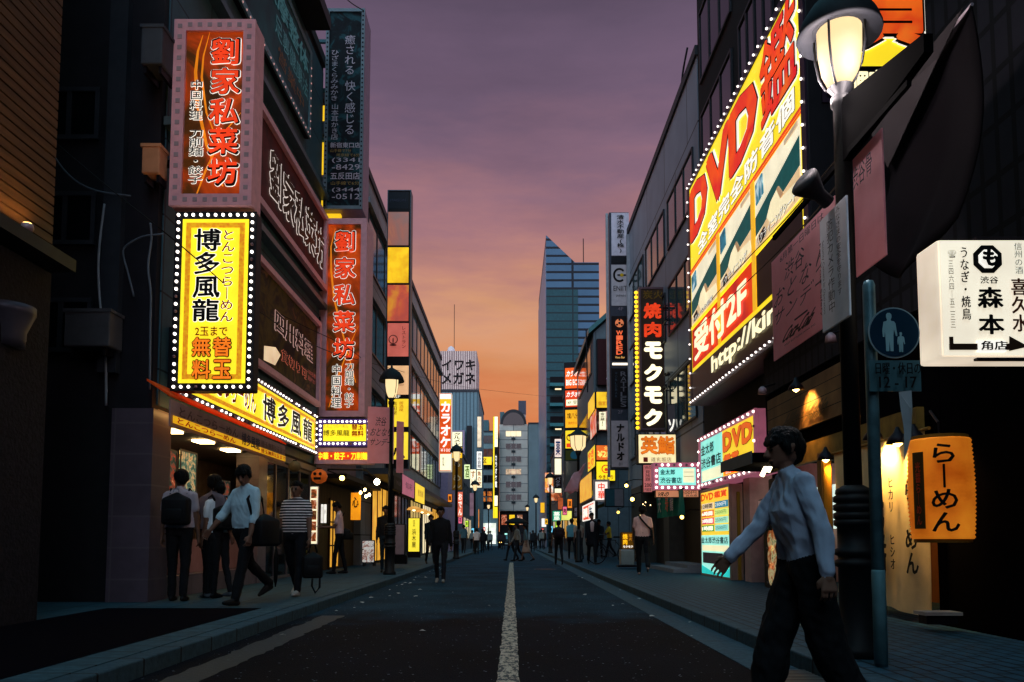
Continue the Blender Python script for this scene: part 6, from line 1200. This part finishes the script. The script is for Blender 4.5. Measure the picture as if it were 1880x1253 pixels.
p = foot(398, 1098, GY); a2, _, (M2, s2) = person('person in a white short sleeved shirt facing the ramen shop, black backpack on', (p.x, p.y, GY), 55, 1.66, 'c4d0d8', '101014', legs=((8, 4), (-8, 10)), arms=((2, 6, 12), (2, 6, 12)), lean=2, nod=8, vox=.011, hair='mop', shoe='4a5056'); backpack(M2, s2, 'small black backpack on the white shirted shop customer', .85)
p = foot(448, 1110, GY); a3, h3, (M3, s3) = person('young man in a pale blue shirt with rolled sleeves walking past the ramen shop', (p.x, p.y, GY), 150, 1.80, 'a8c2ce', '0c0c10', 'roll', legs=((16, 4), (-20, 30)), arms=((8, 8, 10), (16, 24, 20)), lean=3, look=25, nod=20, vox=.0085, hair='mop', wide=1.1)
t = bag('shoulder_bag', 'large black shoulder bag at the side of the blue shirted man', 'bag', M3 @ Vector((-.26, -.06, -.22)), R(150), .2, .42, .42, m_bag, []); 
mw = [M3 @ Vector(v) for v in ((-.24, -.1, .12), (-.17, -.12, .4), (-.13, -.02, .535), (-.16, .1, .4), (-.24, .08, .12))]
obj('strap', MB().tube([t.matrix_basis.inverted() @ v for v in mw], .02, 6), m_bag, t, True)
p = foot(541, 1094, GY); a4, h4, (M4, s4) = person('stocky man in a black and white striped polo shirt walking towards the viewer', (p.x, p.y, GY), 172, 1.69, 'e0d0d0', '0c0c12', 'short', legs=((12, 3), (-12, 20)), arms=((10, 12, 4), (-4, 14, 6)), lean=1, vox=.0085, fat=1.2, hair='crop', stripes=('0e0d14', 24), shoe='9a9490', wide=1.05)
q = h4[0]; t = bag('hand_bag', 'black rucksack hanging from the hand of the striped polo man', 'bag', (q.x + .05, q.y, q.z - .5), R(20), .27, .16, .4, m_bag, [[(-.06, 0, .38), (-.03, 0, .5), (.03, 0, .5), (.06, 0, .38)], [(.1, -.05, .05), (.1, -.05, -.12), (.04, -.05, -.2), (-.01, -.05, -.1), (0, -.05, .05)]])
t = thing('umbrella', 'closed dark umbrella carried point down beside the striped polo man', 'umbrella', (h4[1].x - .02, h4[1].y, h4[1].z - .62)); obj('canopy', MB().lathe([(.006, 0), (.03, .12), (.04, .4), (.02, .55), (.008, .58)], 10), MATS['black'], t, True); obj('handle', MB().tube([(0, 0, .56), (0, 0, .68), (.02, 0, .72), (.05, 0, .7)], .009, 6), MATS['iron'], t, True)
p = foot(622, 1054, GY); a5, h5, (M5, s5) = person('man in a pink lit white shirt looking at a phone outside the tavern', (p.x, p.y, GY), 95, 1.74, 'c4a4aa', '0d0c11', 'short', legs=((10, 6), (-8, 4)), arms=((18, 4, 72), (18, 4, 72)), lean=2, nod=28, vox=.012, hair='crop'); 
t = thing('phone', 'small phone held by the man outside the tavern', 'phone', h5[0] + Vector((-.06, 0, .03)), 0); obj('case', MB().box(-.03, .03, -.06, .06, -.004, .004), MATS['black'], t); obj('screen', MB().box(-.025, .025, -.055, .055, .0045, .006), lit('a0a8b8', .5), t); t.rotation_euler = (R(20), R(-30), 0)
t = bag('shoulder_bag', 'dark satchel at the back of the man looking at a phone', 'bag', M5 @ Vector((.2, -.12, -.12)), R(95), .14, .32, .28, m_bag, [[(0, .1, .25), (-.05, .12, .5), (-.12, .02, .66), (-.2, .16, .45)]])
p = foot(706, 1053, GY); person('dark clothed person partly hidden behind the second street lamp', (p.x - .05, p.y + .4, GY), 185, 1.66, '17171c', '1a2832', 'long', legs=((4, 2), (-4, 4)), arms=((4, 6, 10), (4, 6, 10)), vox=.014)
p = foot(808, 1070, 0); person('man in a dark jacket and pale soled trainers walking on the road, left of centre', (p.x, p.y, 0), 178, 1.68, '100e13', '14141a', 'long', legs=((16, 3), (-10, 14)), arms=((-10, 9, 10), (8, 9, 10)), lean=1, look=15, vox=.011, fat=1.1, hair='crop', shoe='8a8480', wide=1.05)
p = foot(790, 1036, GY); person('man in a dark suit just behind the man walking on the road', (p.x, p.y, GY), 200, 1.66, '15171c', '101116', 'long', legs=((12, 4), (-12, 12)), vox=.015, hair='crop')
# middle distance
for lb, px, py, z, hd, hh, kw in (
    ('person in a faded blue shirt walking away on the left pavement', 851, 1017, GY, 0, 1.68, dict(top='3c5a68', bottom='15161c')),
    ('person in a bright white t-shirt walking away on the left', 875, 1019, 0, 5, 1.66, dict(top='d0b8b0', bottom='121418')),
    ('dark figure right beside the white t-shirt walker on the left', 886, 1016, 0, 0, 1.7, dict(top='14151a', bottom='101116', sleeve='long')),
    ('woman in a dark striped top crossing the middle of the road, leftmost of three', 938, 1030, 0, 60, 1.62, dict(top='8a9090', bottom='15161c', stripes=('15161c', 30), hair='long', sleeve='long')),
    ('woman in a striped jacket in the middle of the three crossing the road', 950, 1031, 0, 110, 1.66, dict(top='a8a094', bottom='14151a', stripes=('1a1a20', 22), hair='long', sleeve='long')),
    ('woman in a beige skirt crossing the road, rightmost of three', 966, 1031, 0, 80, 1.64, dict(top='50646a', bottom='8a6a5c', skirt='9a7a68', hair='long', sleeve='roll')),
    ('young man in a dark vest walking away on the right of the road', 1026, 1038, 0, 5, 1.66, dict(top='1c1b20', bottom='111116', arms=((-4, 12, 20), (10, 12, 20)))),
    ('man in a pale teal t-shirt walking away on the right pavement', 1050, 1027, GY, 0, 1.72, dict(top='5c8a94', bottom='14161c', fat=1.15)),
    ('person in a cream top beside the pale teal t-shirt walker', 1063, 1029, GY, 10, 1.64, dict(top='a88a7a', bottom='16161c')),
    ('man in an open dark suit walking towards the viewer on the right pavement', 1087, 1037, GY, 180, 1.72, dict(top='121116', bottom='0e0e13', sleeve='long', coat=True, wide=1.15)),
    ('person behind the man in an open dark suit', 1100, 1026, GY, 180, 1.7, dict(top='26323a', bottom='14141a')),
    ('person in a yellow shirt by the bicycle on the right pavement', 1119, 1024, GY, 100, 1.66, dict(top='c8a428', bottom='14141a', arms=((30, 6, 40), (30, 6, 40))))):
    p = foot(px, py, z); ro, hs_, (MM, ss) = person(lb, (p.x, p.y, z), hd, hh, vox=.017, legs=((15, 4), (-14, 20)), **kw)
    if kw.get('coat'):
        inv = (Matrix.Translation(Vector((p.x, p.y, z))) @ Matrix.Rotation(R(hd), 4, 'Z')).inverted()
        obj('shirt_front', MB().hull([(inv @ MM @ Vector(v), .02) for v in ((-.05, .105, .47), (.05, .105, .47), (-.03, .115, .2), (.03, .115, .2), (0, .09, .52))], 1), cloth_mat('d8b8b4'), ro, True)
p = foot(1026, 1038, 0); bag('backpack', 'dark backpack on the vest wearer at the right of the road', 'backpack', (p.x, p.y - .2, 1.0), R(5), .3, .18, .42, mat('bag_maroon', '1c1014', .6))
p = foot(1087, 1037, GY); t = thing('shirt_front', 'x', 'x') if False else None
p = foot(1181, 1056, GY); a6, h6, (M6, s6) = person('man in a pinkish white t-shirt seen from behind on the right pavement', (p.x, p.y, GY), -8, 1.62, 'd8a8a0', '0c0b10', 'short', legs=((8, 3), (-18, 28)), arms=((14, 9, 30), (4, 12, 14)), lean=1, vox=.011, hair='mop', shoe='8a6a64', wide=1.25, fat=1.12)
t = thing('crossbody_strap', 'black crossbody strap and pouch on the pinkish t-shirt man', 'bag', (0, 0, 0)); obj('strap', MB().tube([M6 @ Vector(v) for v in ((-.09, -.075, .53), (-.05, -.115, .45), (.03, -.135, .35), (.12, -.13, .25), (.2, -.06, .18))], .022, 6), m_bag, t, True); obj('pouch', MB().hull([(M6 @ Vector(v), .03) for v in ((.2, -.1, .16), (.2, .06, .16), (.21, -.1, .02), (.21, .06, .02))], 2), m_bag, t, True)
p = foot(948, 1030, 0); t = thing('umbrella', 'open black umbrella over the women crossing the road', 'umbrella', (p.x, p.y, 0)); obj('canopy', MB().lathe([(.56, 1.66), (.5, 1.74), (.36, 1.84), (.16, 1.91), (.01, 1.93)], 16), mat('umbrella_black', '0a0a0e', .7), t, True); obj('shaft', MB().tube([(0, 0, 1.05), (0, 0, 1.92)], .01, 6), MATS['iron'], t)
# distant walkers
proto = []
for k, (tp, bt) in enumerate((('1c2026', '121318'), ('70787a', '15171c'), ('2a2024', '1a1a20'))): proto.append((tp, bt))
first = {}
for k in range(26):
    lf = k % 2 == 0; Y = random.uniform(48, 96); x = random.uniform(-3.6, -1.7) if lf else random.uniform(1.3, 3.2); z = GY if (x < -2.6 or x > 2.2) else 0; v = k % 3
    if k in (8, 17, 23): x = random.uniform(-1.4, 1.0); z = 0
    sh = ['dark', 'pale grey', 'brown'][v]; lb = f'small distant walker in a {sh} top among the crowd down the street'
    if v not in first: r_, _, _ = person(lb, (x, Y, z), random.choice((0, 180, 170, 10)), 1.66, proto[v][0], proto[v][1], 'long', vox=.028, group='distant walkers down the street', legs=((14, 4), (-14, 16))); first[v] = r_
    else: c2 = copy_tree(first[v]); c2.location = (x, Y, z); c2.rotation_euler = (0, 0, R(random.choice((0, 180, 165, 15)))); c2['label'] = lb
